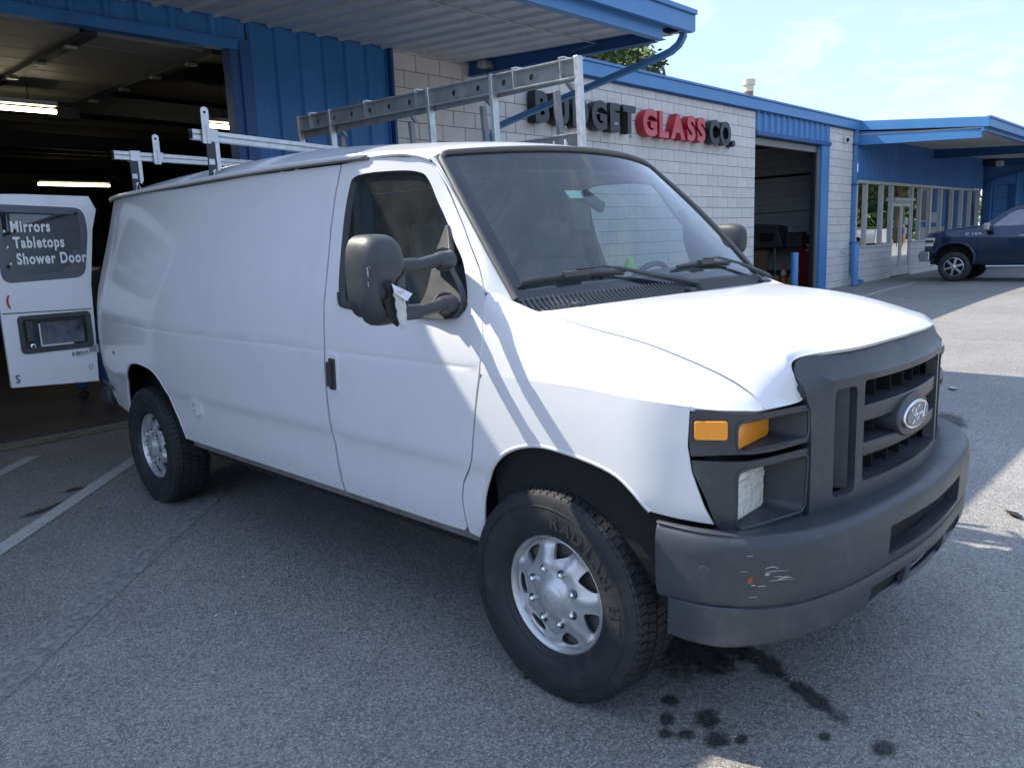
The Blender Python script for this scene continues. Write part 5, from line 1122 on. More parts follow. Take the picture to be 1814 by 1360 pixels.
for x in (6.25, 6.95, 7.1, 8.75, 11.62, 12.15):
    mb = MB(); mb.box((x - 6.19, -.06, -.045), (x - 6.19 + .05, -.01, -.005)); mb.build('mounting_clip', LBL, SG)
# ------------------------------------------------------------------ right-hand open bay
RB = empty('bay_doorway', 'tall narrow open bay doorway with blue jamb and ribbed blue header', 'doorway', (13.38, WY, 0))
sheetwall(RB, 13.40, 17.36, 3.69, 4.085, WY + .0, BLUE2, pitch=.305, rib=.045)
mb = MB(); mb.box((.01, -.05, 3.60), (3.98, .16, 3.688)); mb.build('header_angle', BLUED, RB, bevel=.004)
mb = MB(); mb.box((3.50, -.015, .05), (3.975, .22, 3.598)); mb.build('jamb', BLUE2, RB, bevel=.006)
mb = MB(); mb.box((3.44, .05, .1), (3.50, .10, 3.5)); mb.build('door_track', GALV, RB); mb = MB(); mb.box((.02, .12, 3.44), (3.5, .22, 3.58)); mb.build('door_edge', M('pale_door_edge', (.30, .29, .28), .6), RB); mb = MB(); mb.box((3.37, .11, .12), (3.425, .20, 3.42)); mb.build('door_seal', DARK, RB)
CMUI = M('interior_block_paint', (.62, .62, .63), .8, var=.06, vs=3)
INW = empty('bay_interior_wall', 'pale block walls inside the right open bay', 'wall', (19.15, 6.52, .1))
mb = MB(); mb.box((0, 0, 0), (.05, 9, 3.9)); mb.build('mortar_backing', MORT, INW)
mb = MB()
for r in range(20):
    z = r * .2032; y = -(r % 2) * .2032
    while y < 9:
        mb.box((-.008, max(0, y + .004), z + .004), (.01, y + .402, z + .199)); y += .4064
o = mb.build('concrete_blocks', CMUI, INW); o['kind'] = 'stuff'
mb = MB(); mb.tube([(-.05, .2, 3.0), (-.05, 8, 3.0)], .03, 8); mb.tube([(-.03, 2.6, 0), (-.03, 2.6, 2.0), (-.03, .4, 2.05)], .012, 6); mb.build('conduit', DARK, INW)
mb = MB(); mb.box((11.5 - 19.15, 9, 0), (.0, 9.1, 3.9)); mb.box((11.4 - 19.15, 0, 0), (11.5 - 19.15, 9, 3.9)); mb.build('back_wall', CMUI, INW)
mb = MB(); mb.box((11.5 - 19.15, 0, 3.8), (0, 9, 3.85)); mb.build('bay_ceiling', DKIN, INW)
mb = MB(); mb.box((11.5, 6.45, .0), (19.1, 15.5, .13)); tag(mb.build('bay_floor', M('oily_concrete', (.09, .085, .08), .7, var=.3, vs=1.5), None), 'oily concrete floor inside the right bay', kind='structure')
# contents along the wall
Ld = empty('step_ladder', 'dull aluminium ladder leaning just inside the right bay opening', 'ladder', (18.0, 8.75, .13)); mb = MB()
for y in (0, .32):
    m2 = MB(); m2.bar((0, y * .8, 0), (.35, y, 1.75), .06, .03); m2.build('ladder_rail', GALV, Ld)
for k in range(6):
    m2 = MB(); z = .25 + k * .27; m2.bar((z * .2, 0, z), (z * .2, .3, z), .05, .03); m2.build('ladder_rung', GALV, Ld)
BN = M('grey_tub_plastic', (.07, .07, .075), .6, var=.15, vs=4)
Sh = empty('workbench', 'cluttered dark workbench along the inside wall of the right bay', 'bench', (18.5, 7.9, .13)); mb = MB(); mb.box((-.3, -1.3, .95), (.55, .9, 1.02)); mb.build('bench_top', M('bench_wood', (.06, .045, .035), .8), Sh)
for x, y in ((-.25, -1.2), (-.25, .8), (.45, -1.2), (.45, .8)): mb = MB(); mb.box((x, y, 0), (x + .07, y + .07, .95)); mb.build('leg', BRK, Sh)
mb = MB(); mb.box((-.2, -1.2, .35), (.5, .85, .40)); mb.build('shelf', BRK, Sh)
Tb = empty('storage_tub', 'big grey plastic tub tipped on the workbench in the right bay', 'tub', (18.3, 8.2, 1.16)); mb = MB(); mb.add([(-.25, -.42, 0), (.3, -.42, 0), (.3, .42, 0), (-.25, .42, 0), (-.33, -.30, .62), (.35, -.30, .58), (.35, .35, .58), (-.33, .35, .66)], [(0, 1, 2, 3), (4, 5, 6, 7), (0, 1, 5, 4), (1, 2, 6, 5), (2, 3, 7, 6), (3, 0, 4, 7)]); mb.build('tub_body', BN, Tb, bevel=.04, seg=3)
mb = MB(); mb.box((-.30, -.2, .18), (-.285, .2, .45)); mb.build('tub_recess', DARK, Tb)
T2 = empty('storage_bin', 'smaller dark bin beside the grey tub on the workbench', 'bin', (18.4, 7.5, 1.16)); mb = MB(); mb.box((-.2, -.2, 0), (.3, .25, .36)); mb.build('bin_body', BN, T2, bevel=.02); mb = MB(); mb.box((-.22, -.22, .362), (.32, .27, .39)); mb.build('bin_lid', BRK, T2, bevel=.01)
Hs = empty('hose_reel', 'coiled grey hose hung above the workbench', 'hose', (18.5, 7.25, 1.35)); mb = MB(); mb.tube([(0, .13 * math.cos(a), .16 * math.sin(a)) for a in np.linspace(0, 2 * math.pi, 20)], .035, 8); mb.build('hose', LBL, Hs, smooth=50)
def broom(label, a, b, head, hm):
    B_ = empty('push_broom', label, 'broom', a); d = Vector(b) - Vector(a); mb = MB(); mb.tube([(0, 0, 0), tuple(d)], .016, 8); mb.build('handle', M('pale_wood_handle', (.42, .33, .24), .6) if 'pale_wood_handle' not in bpy.data.materials else bpy.data.materials['pale_wood_handle'], B_)
    mb = MB(); mb.add([(-.05, -.17, -.02), (.05, -.17, -.02), (.05, .17, -.02), (-.05, .17, -.02), (-.02, -.08, .26), (.02, -.08, .26), (.02, .08, .26), (-.02, .08, .26)], [(0, 1, 2, 3), (4, 5, 6, 7), (0, 1, 5, 4), (1, 2, 6, 5), (2, 3, 7, 6), (3, 0, 4, 7)]); mb.build('head', hm, B_, bevel=.008)
broom('long pale handled broom leaning beside the red tool cabinet', (18.0, 7.45, .16), (18.5, 7.05, 1.62), 1, M('straw', (.45, .34, .18), .9)); broom('straight white handled broom standing behind the traffic cone', (18.15, 8.0, .16), (18.2, 8.05, 1.32), 1, bpy.data.materials['straw'])
TCb = empty('tool_cabinet', 'red steel tool cabinet at the right edge of the open bay', 'cabinet', (18.45, 7.0, .13)); RED = M('red_tool_paint', (.34, .012, .02), .35, var=.1)
mb = MB(); mb.box((-.3, -.4, .05), (.35, .4, 1.0)); mb.build('cabinet_body', RED, TCb, bevel=.01)
for k in range(5): mb = MB(); mb.box((-.315, -.37, .12 + k * .17), (-.300, .37, .27 + k * .17)); mb.build('drawer', RED, TCb, bevel=.004)
me = TM['tool']; me.transform(Matrix.Translation((-.32, .10, .90)) @ Matrix.Rotation(R(-90), 4, 'Z') @ Matrix.Rotation(R(90), 4, 'X')); bpy.data.meshes.remove(me)
mb = MB(); mb.box((-.322, -.15, .925), (-.316, .15, .965)); mb.build('name_plate', LBL, TCb)
mb = MB(); 
for x in (-.25, .3):
    for y in (-.33, .33): mb = MB(); mb.tube([(x - .02, y, .03), (x + .02, y, .03)], .03, 10); mb.build('caster', DARK, TCb)
TCn = empty('traffic_cone', 'orange traffic cone with a white band inside the right bay', 'cone', (18.1, 7.75, .13)); mb = MB(); mb.lathe([(.15, .0), (.15, .03), (.12, .03), (.03, .62), (.001, .62)], 20, 'z'); mb.build('cone_body', M('cone_orange', (.6, .10, .02), .5), TCn, smooth=40); mb = MB(); mb.lathe([(.083, .30), (.085, .30), (.065, .44), (.062, .44)], 20, 'z'); mb.build('cone_band', LBL, TCn, smooth=40)
Cd = empty('cardboard_sheet', 'brown cardboard sheets leaning under the workbench', 'cardboard', (18.1, 8.5, .13)); mb = MB(); mb.bar((0, 0, 0), (.12, 0, 1.0), .5, .03, upv=(1, 0, 0)); mb.build('sheet', M('cardboard', (.25, .17, .10), .9), Cd); mb = MB(); mb.bar((.06, .3, 0), (.16, .3, .85), .4, .03, upv=(1, 0, 0)); mb.build('sheet', bpy.data.materials['cardboard'], Cd)
# bollards, wall camera, downspout at the corner
for x, y, h, lb in ((15.1, 6.15, 1.0, 'blue steel bollard in front of the open right bay'), (18.62, 6.05, 1.10, 'blue steel bollard beside the blue downspout')):
    B_ = empty('bollard', lb, 'bollard', (x, y, gz(x)), group='blue bollards'); mb = MB(); mb.tube([(0, 0, 0), (0, 0, h - .02), (0, 0, h)], [.085, .085, .07], 18); mb.build('post', BLUE2, B_, smooth=40)
    mb = MB(); mb.tube([(0, 0, 0), (0, 0, .02)], .11, 18); mb.build('base_collar', BLUED, B_, smooth=40)
D2 = downspout('straight blue downspout at the corner between block pier and storefront', [(18.93, 6.24, 4.08), (18.93, 6.24, .45), (18.93, 6.22, .36), (18.97, 6.12, .24), (18.99, 5.95, .20)], None, 'b', .06)
for z in (2.7, 1.2, 3.7): mb = MB(); mb.box((-.08, -.065, z - 4.08), (.08, .06, z - 4.04)); mb.build('strap', BLUED, D2)
Cm = empty('security_camera', 'small white dome security camera on the block pier', 'camera', (18.30, WY - .01, 3.80)); mb = MB(); mb.box((-.07, -.06, -.08), (.07, 0, .08)); mb.build('base', LBL, Cm, bevel=.02); mb = MB(); mb.lathe([(.001, -.12), (.045, -.10), (.05, -.06)], 16, 'y'); mb.build('lens_dome', DARK, Cm, smooth=50)
Sp = empty('hose_bib', 'small outdoor tap on the white block pier', 'tap', (18.25, WY - .02, 1.0)); mb = MB(); mb.tube([(0, 0, 0), (0, -.06, 0), (0, -.08, -.05)], .012, 8); mb.build('spout', GALV, Sp); mb = MB(); mb.lathe([(.03, .03), (.03, .04)], 10, 'z'); mb.build('valve', GALV, Sp)
# ------------------------------------------------------------------ storefront
SF = empty('storefront', 'long glazed shopfront with grey frames and a narrow double door', 'shopfront', (19.3, WY, 0))
mul = [19.34, 20.08, 21.33, 22.18, 24.02, 24.85, 25.92, 27.10, 28.44, 29.66, 30.80, 31.95]; X = lambda x: x - 19.3
for i, x in enumerate(mul):
    mb = MB(); w_ = .05 if i != 6 else .09; mb.box((X(x) - w_, .0, 1.12 if x > 24.1 else (1.08 if x < 22.1 else .15)), (X(x) + w_, .14, 2.78)); mb.build('mullion', FRAME, SF, bevel=.004)
mb = MB(); mb.box((0, -.02, 2.781), (12.75, .14, 2.86)); mb.build('head_frame', FRAME, SF, bevel=.004)
mb = MB(); mb.box((0, -.03, 1.06), (2.93, .14, 1.12)); mb.build('sill', FRAME, SF, bevel=.004); mb = MB(); mb.box((4.67, -.03, 1.10), (12.75, .14, 1.16)); mb.build('sill', FRAME, SF, bevel=.004)
for i, (a, b) in enumerate(zip(mul, mul[1:])):
    if i == 3: continue
    z0 = 1.12; me = bpy.data.meshes.new('window_pane'); me.from_pydata([(X(a) + .05, .06, z0), (X(b) - .05, .06, z0), (X(b) - .05, .06, 2.78), (X(a) + .05, .06, 2.78)], [], [(0, 1, 2, 3)]); link('window_pane', me, STOREG, SF)
DRs = empty('entrance_door', parent=SF, loc=(X(22.23), 0, .15))
mb = MB(); mb.box((0, -.01, 2.15), (1.74, .12, 2.25)); mb.box((-.02, -.08, 2.20), (1.76, -.012, 2.28)); mb.build('transom_bar', FRAME, DRs)
me = bpy.data.meshes.new('transom_pane'); me.from_pydata([(0, .06, 2.25), (1.74, .06, 2.25), (1.74, .06, 2.62), (0, .06, 2.62)], [], [(0, 1, 2, 3)]); link('transom_pane', me, STOREG, DRs)
for k in (0, 1):
    x = k * .88; mb = MB()
    V, T = cdt([(x, 0), (x + .86, 0), (x + .86, 2.14), (x, 2.14)], [[(x + .09, .26), (x + .77, .26), (x + .77, 2.04), (x + .09, 2.04)]], 3, bstep=3); me = bpy.data.meshes.new('door_leaf'); me.from_pydata([(a, .02, b) for a, b in V], [], T); o = link('door_leaf', me, FRAME, DRs); md = o.modifiers.new('s', 'SOLIDIFY'); md.thickness = .04
    me = bpy.data.meshes.new('door_pane'); me.from_pydata([(x + .09, .04, .26), (x + .77, .04, .26), (x + .77, .04, 2.04), (x + .09, .04, 2.04)], [], [(0, 1, 2, 3)]); link('door_pane', me, STOREG, DRs)
mb = MB(); mb.tube([(.82, -.03, .85), (.82, -.05, .95), (.82, -.05, 1.3), (.82, -.03, 1.4)], .012, 6); mb.build('pull_handle', BRK, DRs)
mb = MB(); mb.box((1.05, .0, 1.22), (1.35, .035, 1.42)); mb.build('hours_notice', LBL, DRs); mb = MB(); mb.box((1.1, .0, 1.50), (1.4, .035, 1.66)); mb.build('notice', LBL, DRs)
Fe = empty('fire_extinguisher', 'red fire extinguisher standing inside the window right of the door', 'extinguisher', (24.6, 6.55, 1.16)); mb = MB(); mb.lathe([(.001, 0), (.06, .01), (.06, .26), (.03, .32), (.015, .36)], 14, 'z'); mb.build('tank', RED, Fe, smooth=40); mb = MB(); mb.box((-.02, -.04, .36), (.02, .05, .40)); mb.build('valve_head', BRK, Fe)
# room behind the glass
Rm = empty('showroom', 'dim grey showroom interior behind the glazed storefront', 'room', (19.3, 6.6, .1)); IW = M('showroom_wall', (.20, .20, .19), .9, var=.1, vs=1)
mb = MB(); mb.box((0, 6, 0), (13, 6.1, 3.6)); mb.box((0, 0, -.02), (13, 6, 0)); mb.box((0, 0, 2.9), (13, 6, 3.0)); mb.box((-.02, 0, 0), (.05, 6, 3)); mb.box((12.95, 0, 0), (13, 6, 3)); mb.build('room_shell', IW, Rm)
for x, w_, h_ in ((2, 2.5, 1.1), (6.5, 2, 1.0), (10, 2.2, 1.2)): mb = MB(); mb.box((x, 2.5, 0), (x + w_, 3.3, h_)); mb.build('counter', M('counter', (.14, .14, .15), .6) if 'counter' not in bpy.data.materials else bpy.data.materials['counter'], Rm, bevel=.01)
US = empty('ribbed_metal_wall', 'blue ribbed metal wall above the storefront windows', 'wall', (19.28, WY, 2.86)); sheetwall(US, 19.28, 32.3, 2.865, 4.05, WY - .01, BLUE, pitch=.20, rib=.04, n=4, minor=False)
K2 = canopy(19.1, 36, 'metal_canopy', 'blue canopy with exposed beams over the storefront and pickup', 4.0, [(19.2, .30, .22), (25.8, .30, .22), (32.1, .30, .22)])
mb = MB(); mb.box((0, -2.93, -.42 + .0), (.02, 0, -.05)); 
mb = MB(); mb.add([(-.012, -3.05, 3.84 - 4.0), (-.012, -3.05, 4.06 - 4.0), (-.012, .0, 4.33 - 4.0), (-.012, .0, 4.10 - 4.0)], [(0, 1, 2, 3)]); mb.build('end_fascia', BLUE2, K2, solid=.03)
mb = MB(); mb.add([(.02, -2.9, 3.60 - 4.0), (.02, -2.9, 3.79 - 4.0), (.02, .0, 4.06 - 4.0), (.02, .0, 3.72 - 4.0)], [(0, 1, 2, 3)]); mb.build('end_beam', BLUE2, K2, solid=.06)
mb = MB(); mb.box((4.0, -2.55, -.16), (5.2, -2.4, -.11)); mb.build('strip_light', LBL, K2)
# wing facing the car park
WG = empty('building_wing', 'bright blue ribbed wing with a panelled overhead door beyond the storefront', 'building', (32.32, WY, 0), rz=R(-90))
sheetwall_x = ribmesh(2.35, 4, .25, .04, minor=False); sheetwall_x.materials.append(BLUE2)
for k in range(2):
    x = k * 1.0
    if 0 <= x < .3: link('metal_panel', sheetwall_x, None, WG, (x, 0, 1.55), scale=(.36, 1, 1.12))
    elif x >= 1: link('metal_panel', sheetwall_x, None, WG, (x + .1, 0, 1.55))
mb = MB(); mb.box((.36, -.0, 3.0), (1.12, .1, 4.2)); mb.build('door_header', BLUE2, WG); mb = MB(); mb.box((.90, -.04, .1), (1.12, .1, 3.0)); mb.build('door_jamb', BLUED, WG)
for k in range(6): mb = MB(); mb.box((.37, .03, .12 + k * .48), (.89, .07, .59 + k * .48)); mb.build('door_section', BLUE2, WG, bevel=.01)
mb = MB(); mb.box((0, -.02, .05), (.36, .1, 1.54)); mb.box((1.12, -.02, .05), (2.1, .1, 1.54)); mb.build('block_base', BLOCK, WG)
mb = MB(); mb.box((1.62, -.06, 1.75), (2.05, .02, 3.05)); mb.build('window_frame', LBL, WG, bevel=.01); mb = MB(); mb.box((1.67, -.065, 1.82), (2.0, -.055, 2.98)); mb.build('window_pane', CERAM, WG); mb = MB(); mb.box((1.35, -.06, 1.7), (1.6, .02, 2.1)); mb.build('meter_box', LBL, WG)
mb = MB(); mb.box((.55, -.005, 1.28), (.70, .028, 1.45)); mb.build('accessible_parking_sign', LBL, WG)
mb = MB(); mb.box((.1, .12, .05), (2.1, 9, 4.2)); mb.build('wing_core', BLUED, WG)
WL = empty('wall_light', 'dark wall pack light on the blue wing above the storefront corner', 'light', (32.1, 5.95, 3.75)); mb = MB(); mb.box((-.35, -.15, -.1), (.0, .15, .12)); mb.build('housing', BRK, WL, bevel=.03); mb = MB(); mb.box((-.33, -.36, -.1), (-.02, -.15, .10)); mb.build('lens', LBL, WL, bevel=.02)
downspout('dark blue downspout elbowing up to the far canopy beside the wing', [(32.2, 3.6, 3.75), (32.18, 5.7, 3.30), (32.15, 6.05, 3.18), (32.15, 6.12, 3.05), (32.15, 6.12, .2)], None, 'd', .06)
# ------------------------------------------------------------------ big bay interior
GI = empty('service_bay', 'dark interior of the wide service bay with rafters and girts', 'room', (1.6, WY + .15, 0))
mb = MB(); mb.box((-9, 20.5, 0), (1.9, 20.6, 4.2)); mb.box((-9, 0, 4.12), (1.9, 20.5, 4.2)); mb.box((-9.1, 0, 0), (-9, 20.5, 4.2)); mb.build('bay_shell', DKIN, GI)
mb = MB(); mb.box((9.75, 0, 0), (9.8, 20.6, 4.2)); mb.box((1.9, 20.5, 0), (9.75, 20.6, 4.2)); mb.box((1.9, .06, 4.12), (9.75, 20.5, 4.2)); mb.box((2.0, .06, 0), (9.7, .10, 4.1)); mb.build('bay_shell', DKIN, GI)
DP_ = M('pale_purlin', (.12, .12, .11), .6)
STL = M('dark_primer_steel', (.03, .035, .045), .6, var=.2)
for y in (4.9, 9.2, 13.5, 17.5):
    mb = MB(); mb.bar((-9, y, 3.98), (2.5, y, 3.82), .16, .28); mb.bar((2.5, y, 3.82), (9.7, y, 3.98), .16, .28); mb.build('rafter', STL, GI)
    mb = MB(); mb.box((4.9, y - .1, 0), (5.15, y + .1, 3.8)); mb.build('column', STL, GI); mb = MB(); mb.bar((4.95, y, 3.2), (3.9, y, 3.75), .08, .08); mb.build('knee_brace', STL, GI)
for y in (6.5, 8, 11, 12.4, 15, 16.4, 19): mb = MB(); mb.box((-9, y, 3.98), (9.7, y + .07, 4.11)); mb.build('purlin', DP_, GI)
for z in (1.2, 2.4, 3.5): mb = MB(); mb.box((-9, 20.38, z), (9.7, 20.48, z + .14)); mb.build('girt', STL, GI)
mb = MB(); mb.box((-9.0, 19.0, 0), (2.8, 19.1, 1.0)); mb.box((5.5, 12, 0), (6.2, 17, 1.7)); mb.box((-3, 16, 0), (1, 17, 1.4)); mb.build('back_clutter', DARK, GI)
# overhead door raised under the roof: section panels and tracks
OD = empty('overhead_door', 'raised sectional overhead door with pale panels under the bay roof', 'door', (1.55, WY + .35, 3.72)); DP = M('pale_door_panel', (.30, .29, .26), .6, var=.08, vs=2)
for k in range(8):
    y = .15 + k * .48
    for x0, x1 in ((-5.9, -2.62), (-2.52, -1.27), (-1.17, -.02)):
        if x1 - x0 < .2: continue
        mb = MB(); mb.box((x0, y, 0), (x1, y + .465, .045)); mb.build('door_section', DP, OD, bevel=.006)
for x in (-2.57, -1.22, .03):
    mb = MB(); mb.box((x - .05, 0, -.05), (x + .05, 4.2, .0)); mb.build('track', STL, OD)
    for y in (.5, 1.4, 2.3, 3.3): mb = MB(); mb.box((x - .07, y, -.08), (x + .04, y + .07, -.05)); mb.build('roller_bracket', GALV, OD)
mb = MB(); mb.box((-.35, 3.95, -.22), (.05, 4.2, -.06)); mb.build('opener', STL, OD)
TUBE = M('lit_tube', (1, .88, .62), .5, emit=3.0)
for i, (x0, x1, y, z) in enumerate(((-.9, .91, 9.5, 3.4), (2.89, 4.3, 9.6, 3.4), (3.95, 5.60, 20.0, 3.38))):
    Lg = empty('tube_light', ['lit fluorescent tube hanging at the upper left of the bay', 'lit fluorescent tube behind the front roof bar', 'lit fluorescent tube low in the bay above the open van door'][i], 'lamp', (x0, y, z), group='lit tubes in the service bay')
    mb = MB(); mb.tube([(0, 0, 0), (x1 - x0, 0, 0)], .028, 8); mb.build('tube', TUBE, Lg); mb = MB(); mb.box((0, -.08, .06), (x1 - x0, .08, .11)); mb.build('housing', LBL, Lg); mb = MB(); mb.tube([(.3, 0, .1), (.3, 0, 1.1)], .006, 4); mb.build('chain', STL, Lg); mb = MB(); mb.tube([(x1 - x0 - .3, 0, .1), (x1 - x0 - .3, 0, 1.1)], .006, 4); mb.build('chain', STL, Lg)
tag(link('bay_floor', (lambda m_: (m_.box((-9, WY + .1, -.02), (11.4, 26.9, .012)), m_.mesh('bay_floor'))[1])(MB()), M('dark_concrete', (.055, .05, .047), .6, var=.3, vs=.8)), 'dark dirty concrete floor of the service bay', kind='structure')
mb = MB(); mb.tube([(3.2, 9.4, 3.55), (3.18, 9.4, 3.2), (3.22, 9.45, 2.7)], .01, 5); tag(mb.build('hanging_cord', LBL, None), 'pale cord hanging from the bay roof', 'cord')
# ------------------------------------------------------------------ person in the bay
PX, PY = .40, 7.95
PE = empty('person', 'person in blue jeans and dark shirt behind the open van door', 'person', (PX, PY, .012), rz=R(150))
JN = M('blue_denim', (.02, .05, .15), .9, var=.15, vs=20, bump=.3, bs=300); SK = M('skin', (.35, .20, .14), .55); SHT = M('dark_shirt', (.02, .02, .022), .9)
body = [(0, 0, .95), (0, 0, 1.15), (0, -.02, 1.38), (0, -.03, 1.50), (0, -.04, 1.60), (0, -.04, 1.74), (-.19, -.02, 1.44), (-.25, -.04, 1.18), (-.24, -.22, 1.0), (-.23, -.28, .95), (.19, -.02, 1.44), (.26, -.03, 1.18), (.25, -.20, 1.02), (.24, -.27, .97)]
skin('body', body, [(0, 1), (1, 2), (2, 3), (3, 4), (4, 5), (2, 6), (6, 7), (7, 8), (8, 9), (2, 10), (10, 11), (11, 12), (12, 13)], [(.16, .12), (.15, .11), (.17, .11), (.06, .06), (.085, .095), (.07, .085), .06, .048, .036, .028, .06, .048, .036, .028], SK, PE)
skin('shirt', [(0, 0, .96), (0, 0, 1.15), (0, -.02, 1.38), (0, -.03, 1.47), (-.19, -.02, 1.43), (-.25, -.04, 1.2), (.19, -.02, 1.43), (.255, -.03, 1.2)], [(0, 1), (1, 2), (2, 3), (2, 4), (4, 5), (2, 6), (6, 7)], [(.18, .14), (.17, .125), (.185, .125), .07, .07, .062, .07, .062], SHT, PE)
skin('jeans', [(0, 0, .94), (-.10, 0, .86), (-.12, -.02, .50), (-.13, .0, .11), (.10, 0, .86), (.12, -.02, .50), (.13, .02, .11)], [(0, 1), (1, 2), (2, 3), (0, 4), (4, 5), (5, 6)], [(.17, .13), .10, .075, .068, .10, .075, .068], JN, PE)
for s in (-1, 1):
    skin('shoe', [(s * .13, .04, .05), (s * .135, -.06, .05), (s * .14, -.20, .04)], [(0, 1), (1, 2)], [.05, .05, .042], DARK, PE)
    for k in range(5):
        hx0, hy0 = s * .235 + (k - 2) * .012, -.30; skin('finger', [(hx0, hy0, .95), (hx0 + s * .002, hy0 - .035, .925), (hx0, hy0 - .04, .89)], [(0, 1), (1, 2)], [.009, .008, .006], SK, PE, 1)
mb = MB(); mb.lathe([(.001, .115), (.06, .10), (.095, .04), (.098, -.01), (.09, -.05)], 20, 'z'); me = mb.mesh('hair', smooth=50); me.transform(Matrix.Translation((0, -.03, 1.73))); link('hair', me, M('dark_hair', (.02, .014, .01), .7), PE)
# ------------------------------------------------------------------ blue pickup (own frame: -Y front)
PB = M('dark_blue_metallic', (.004, .020, .062), .3, .35, coat=.9, var=.05, vs=2); PG = glass('pickup_glass', (.55, .62, .62), f0=.2); PGR = M('dull_chrome', (.55, .56, .57), .25, .9)
def hwt(y, z):
    x = float(np.interp(z, [.42, .5, .62, .72, .78, .95, 1.15, 1.22, 1.5, 1.92], [.93, .955, .965, .968, .985, .99, .985, .965, .87, .74]))
    if y < -.2: x -= .16 * ((-.2 - y) / .6) ** 2
    return x
def pickup(label, loc, rz, paint_, group=None):
    T_ = empty('pickup_truck', label, 'pickup truck', loc, rz, group)
    arcF = [(.45, .45), (.47, .62), (.42, .80), (.28, .95), (.10, 1.01), (-.10, 1.01), (-.28, .95), (-.40, .85), (-.47, .72)]; arcR = [(y + 3.68, z) for y, z in arcF[:6]] + [(3.40, .95), (3.24, .80), (3.21, .62), (3.23, .45)]
    sideo = [(-.47, .72), (-.66, .78), (-.74, .88), (-.74, 1.16), (-.68, 1.25), (-.25, 1.31), (.42, 1.38), (.56, 1.40), (.80, 1.41), (2.55, 1.42), (2.62, 1.36), (4.75, 1.38), (4.78, .62), (4.15, .58)] + [(y + 3.68, z) for y, z in arcF[:0]] + [(4.13, .45), (4.15, .62), (4.10, .80), (3.96, .95), (3.78, 1.01), (3.58, 1.01), (3.40, .95), (3.24, .80), (3.21, .62), (3.23, .45), (.45, .45)] + arcF[1:-1]
    panel('truck_body', sideo, [], lambda a, b: (hwt(a, b), a, b), paint_, T_, step=.15, thick=.02, sides=(-1, 1), outward=(1, 0, 0), bstep=.08, zs=[.5, .6, .7, .745, .775, .85, .95, 1.05, 1.15, 1.2, 1.3])
    cab = [(.56, 1.395), (.70, 1.50), (1.16, 1.82), (1.32, 1.90), (1.55, 1.925), (2.3, 1.91), (2.55, 1.82), (2.66, 1.42), (2.5, 1.40)]
    wn = [(.74, 1.41 - .12 + .02), (.80, 1.47), (1.14, 1.73), (1.30, 1.80), (1.52, 1.80), (1.52, 1.37), (1.15, 1.27), (.80, 1.265)]
    cabo = [(.56, 1.36), (.66, 1.47), (1.12, 1.795), (1.30, 1.87), (1.55, 1.885), (2.3, 1.87), (2.52, 1.80), (2.66, 1.36)]
    wn = [(.80, 1.37), (.86, 1.47), (1.18, 1.72), (1.34, 1.80), (1.58, 1.80), (1.58, 1.37)]; wn2 = [(1.66, 1.37), (1.66, 1.80), (2.28, 1.79), (2.42, 1.72), (2.50, 1.37)]
    panel('cab_side', cabo, [wn, wn2], lambda a, b: (hwt(a, b) - .012, a, b), paint_, T_, step=.15, thick=.03, sides=(-1, 1), outward=(1, 0, 0), bstep=.08)
    for w in (wn, wn2): panel('side_window', w, [], lambda a, b: (hwt(a, b) - .03, a, b), PG, T_, step=.3, thick=0, sides=(-1, 1), outward=(1, 0, 0))
    def cross(name, prof_, inner, mat, crown=.03, shrink=0):
        mb = MB(); mb.grid([[((hwt(y, z) - .012 - shrink) * s, y + (abs(s) ** 2 - 1) * inner, z + crown * (1 - abs(s) ** 3)) for s in np.linspace(-1, 1, 13)] for y, z in prof_]); o = mb.build(name, mat, T_, smooth=50, fixn=False)
        if sum(p.normal.z * p.area for p in o.data.polygons) < 0: o.data.flip_normals()
    cross('hood', [(-.74, 1.16), (-.68, 1.25), (-.25, 1.31), (.42, 1.38), (.56, 1.40)], .06, paint_, .05); cross('cab_roof', [(1.16, 1.81), (1.32, 1.87), (1.55, 1.885), (2.3, 1.87), (2.52, 1.80)], .03, paint_, .05)
    cross('windshield', [(.56, 1.40), (.80, 1.56), (1.16, 1.81)], .08, PG, .03); cross('rear_window', [(2.52, 1.80), (2.66, 1.42)], .0, PG, .03); cross('bed_floor', [(2.7, 1.0), (4.75, 1.0)], 0, DARK, 0); cross('tailgate', [(4.78, .6), (4.79, 1.38)], 0, paint_, 0)
    mb = MB(); mb.grid([[((hwt(-.7, .9)) * s, -.74 - .10 * (1 - s * s), z) for s in np.linspace(-1, 1, 13)] for z in (.80, 1.0, 1.18)]); mb.build('front_grille', BLKP, T_, smooth=50, fixn=False)
    for z in (.92, 1.0, 1.08): mb = MB(); mb.grid([[(.62 * s, -.80 - .07 * (1 - s * s) + a, z + b) for s in np.linspace(-1, 1, 9)] for a, b in ((0, 0), (-.03, .01), (-.03, .04), (0, .05))]); mb.build('grille_bar', PGR, T_)
    mb = MB(); mb.grid([[((hwt(-.6, .7) + .02 - .0) * s, -.84 - .10 * (1 - s * s) + a + (.16 * max(0, abs(s) - .9) * 10 * .1), z) for s in np.linspace(-1, 1, 17)] for a, z in ((.12, .80), (0, .80), (-.01, .66), (.0, .56), (.1, .52))]); mb.build('front_bumper', PGR, T_, smooth=40, fixn=False)
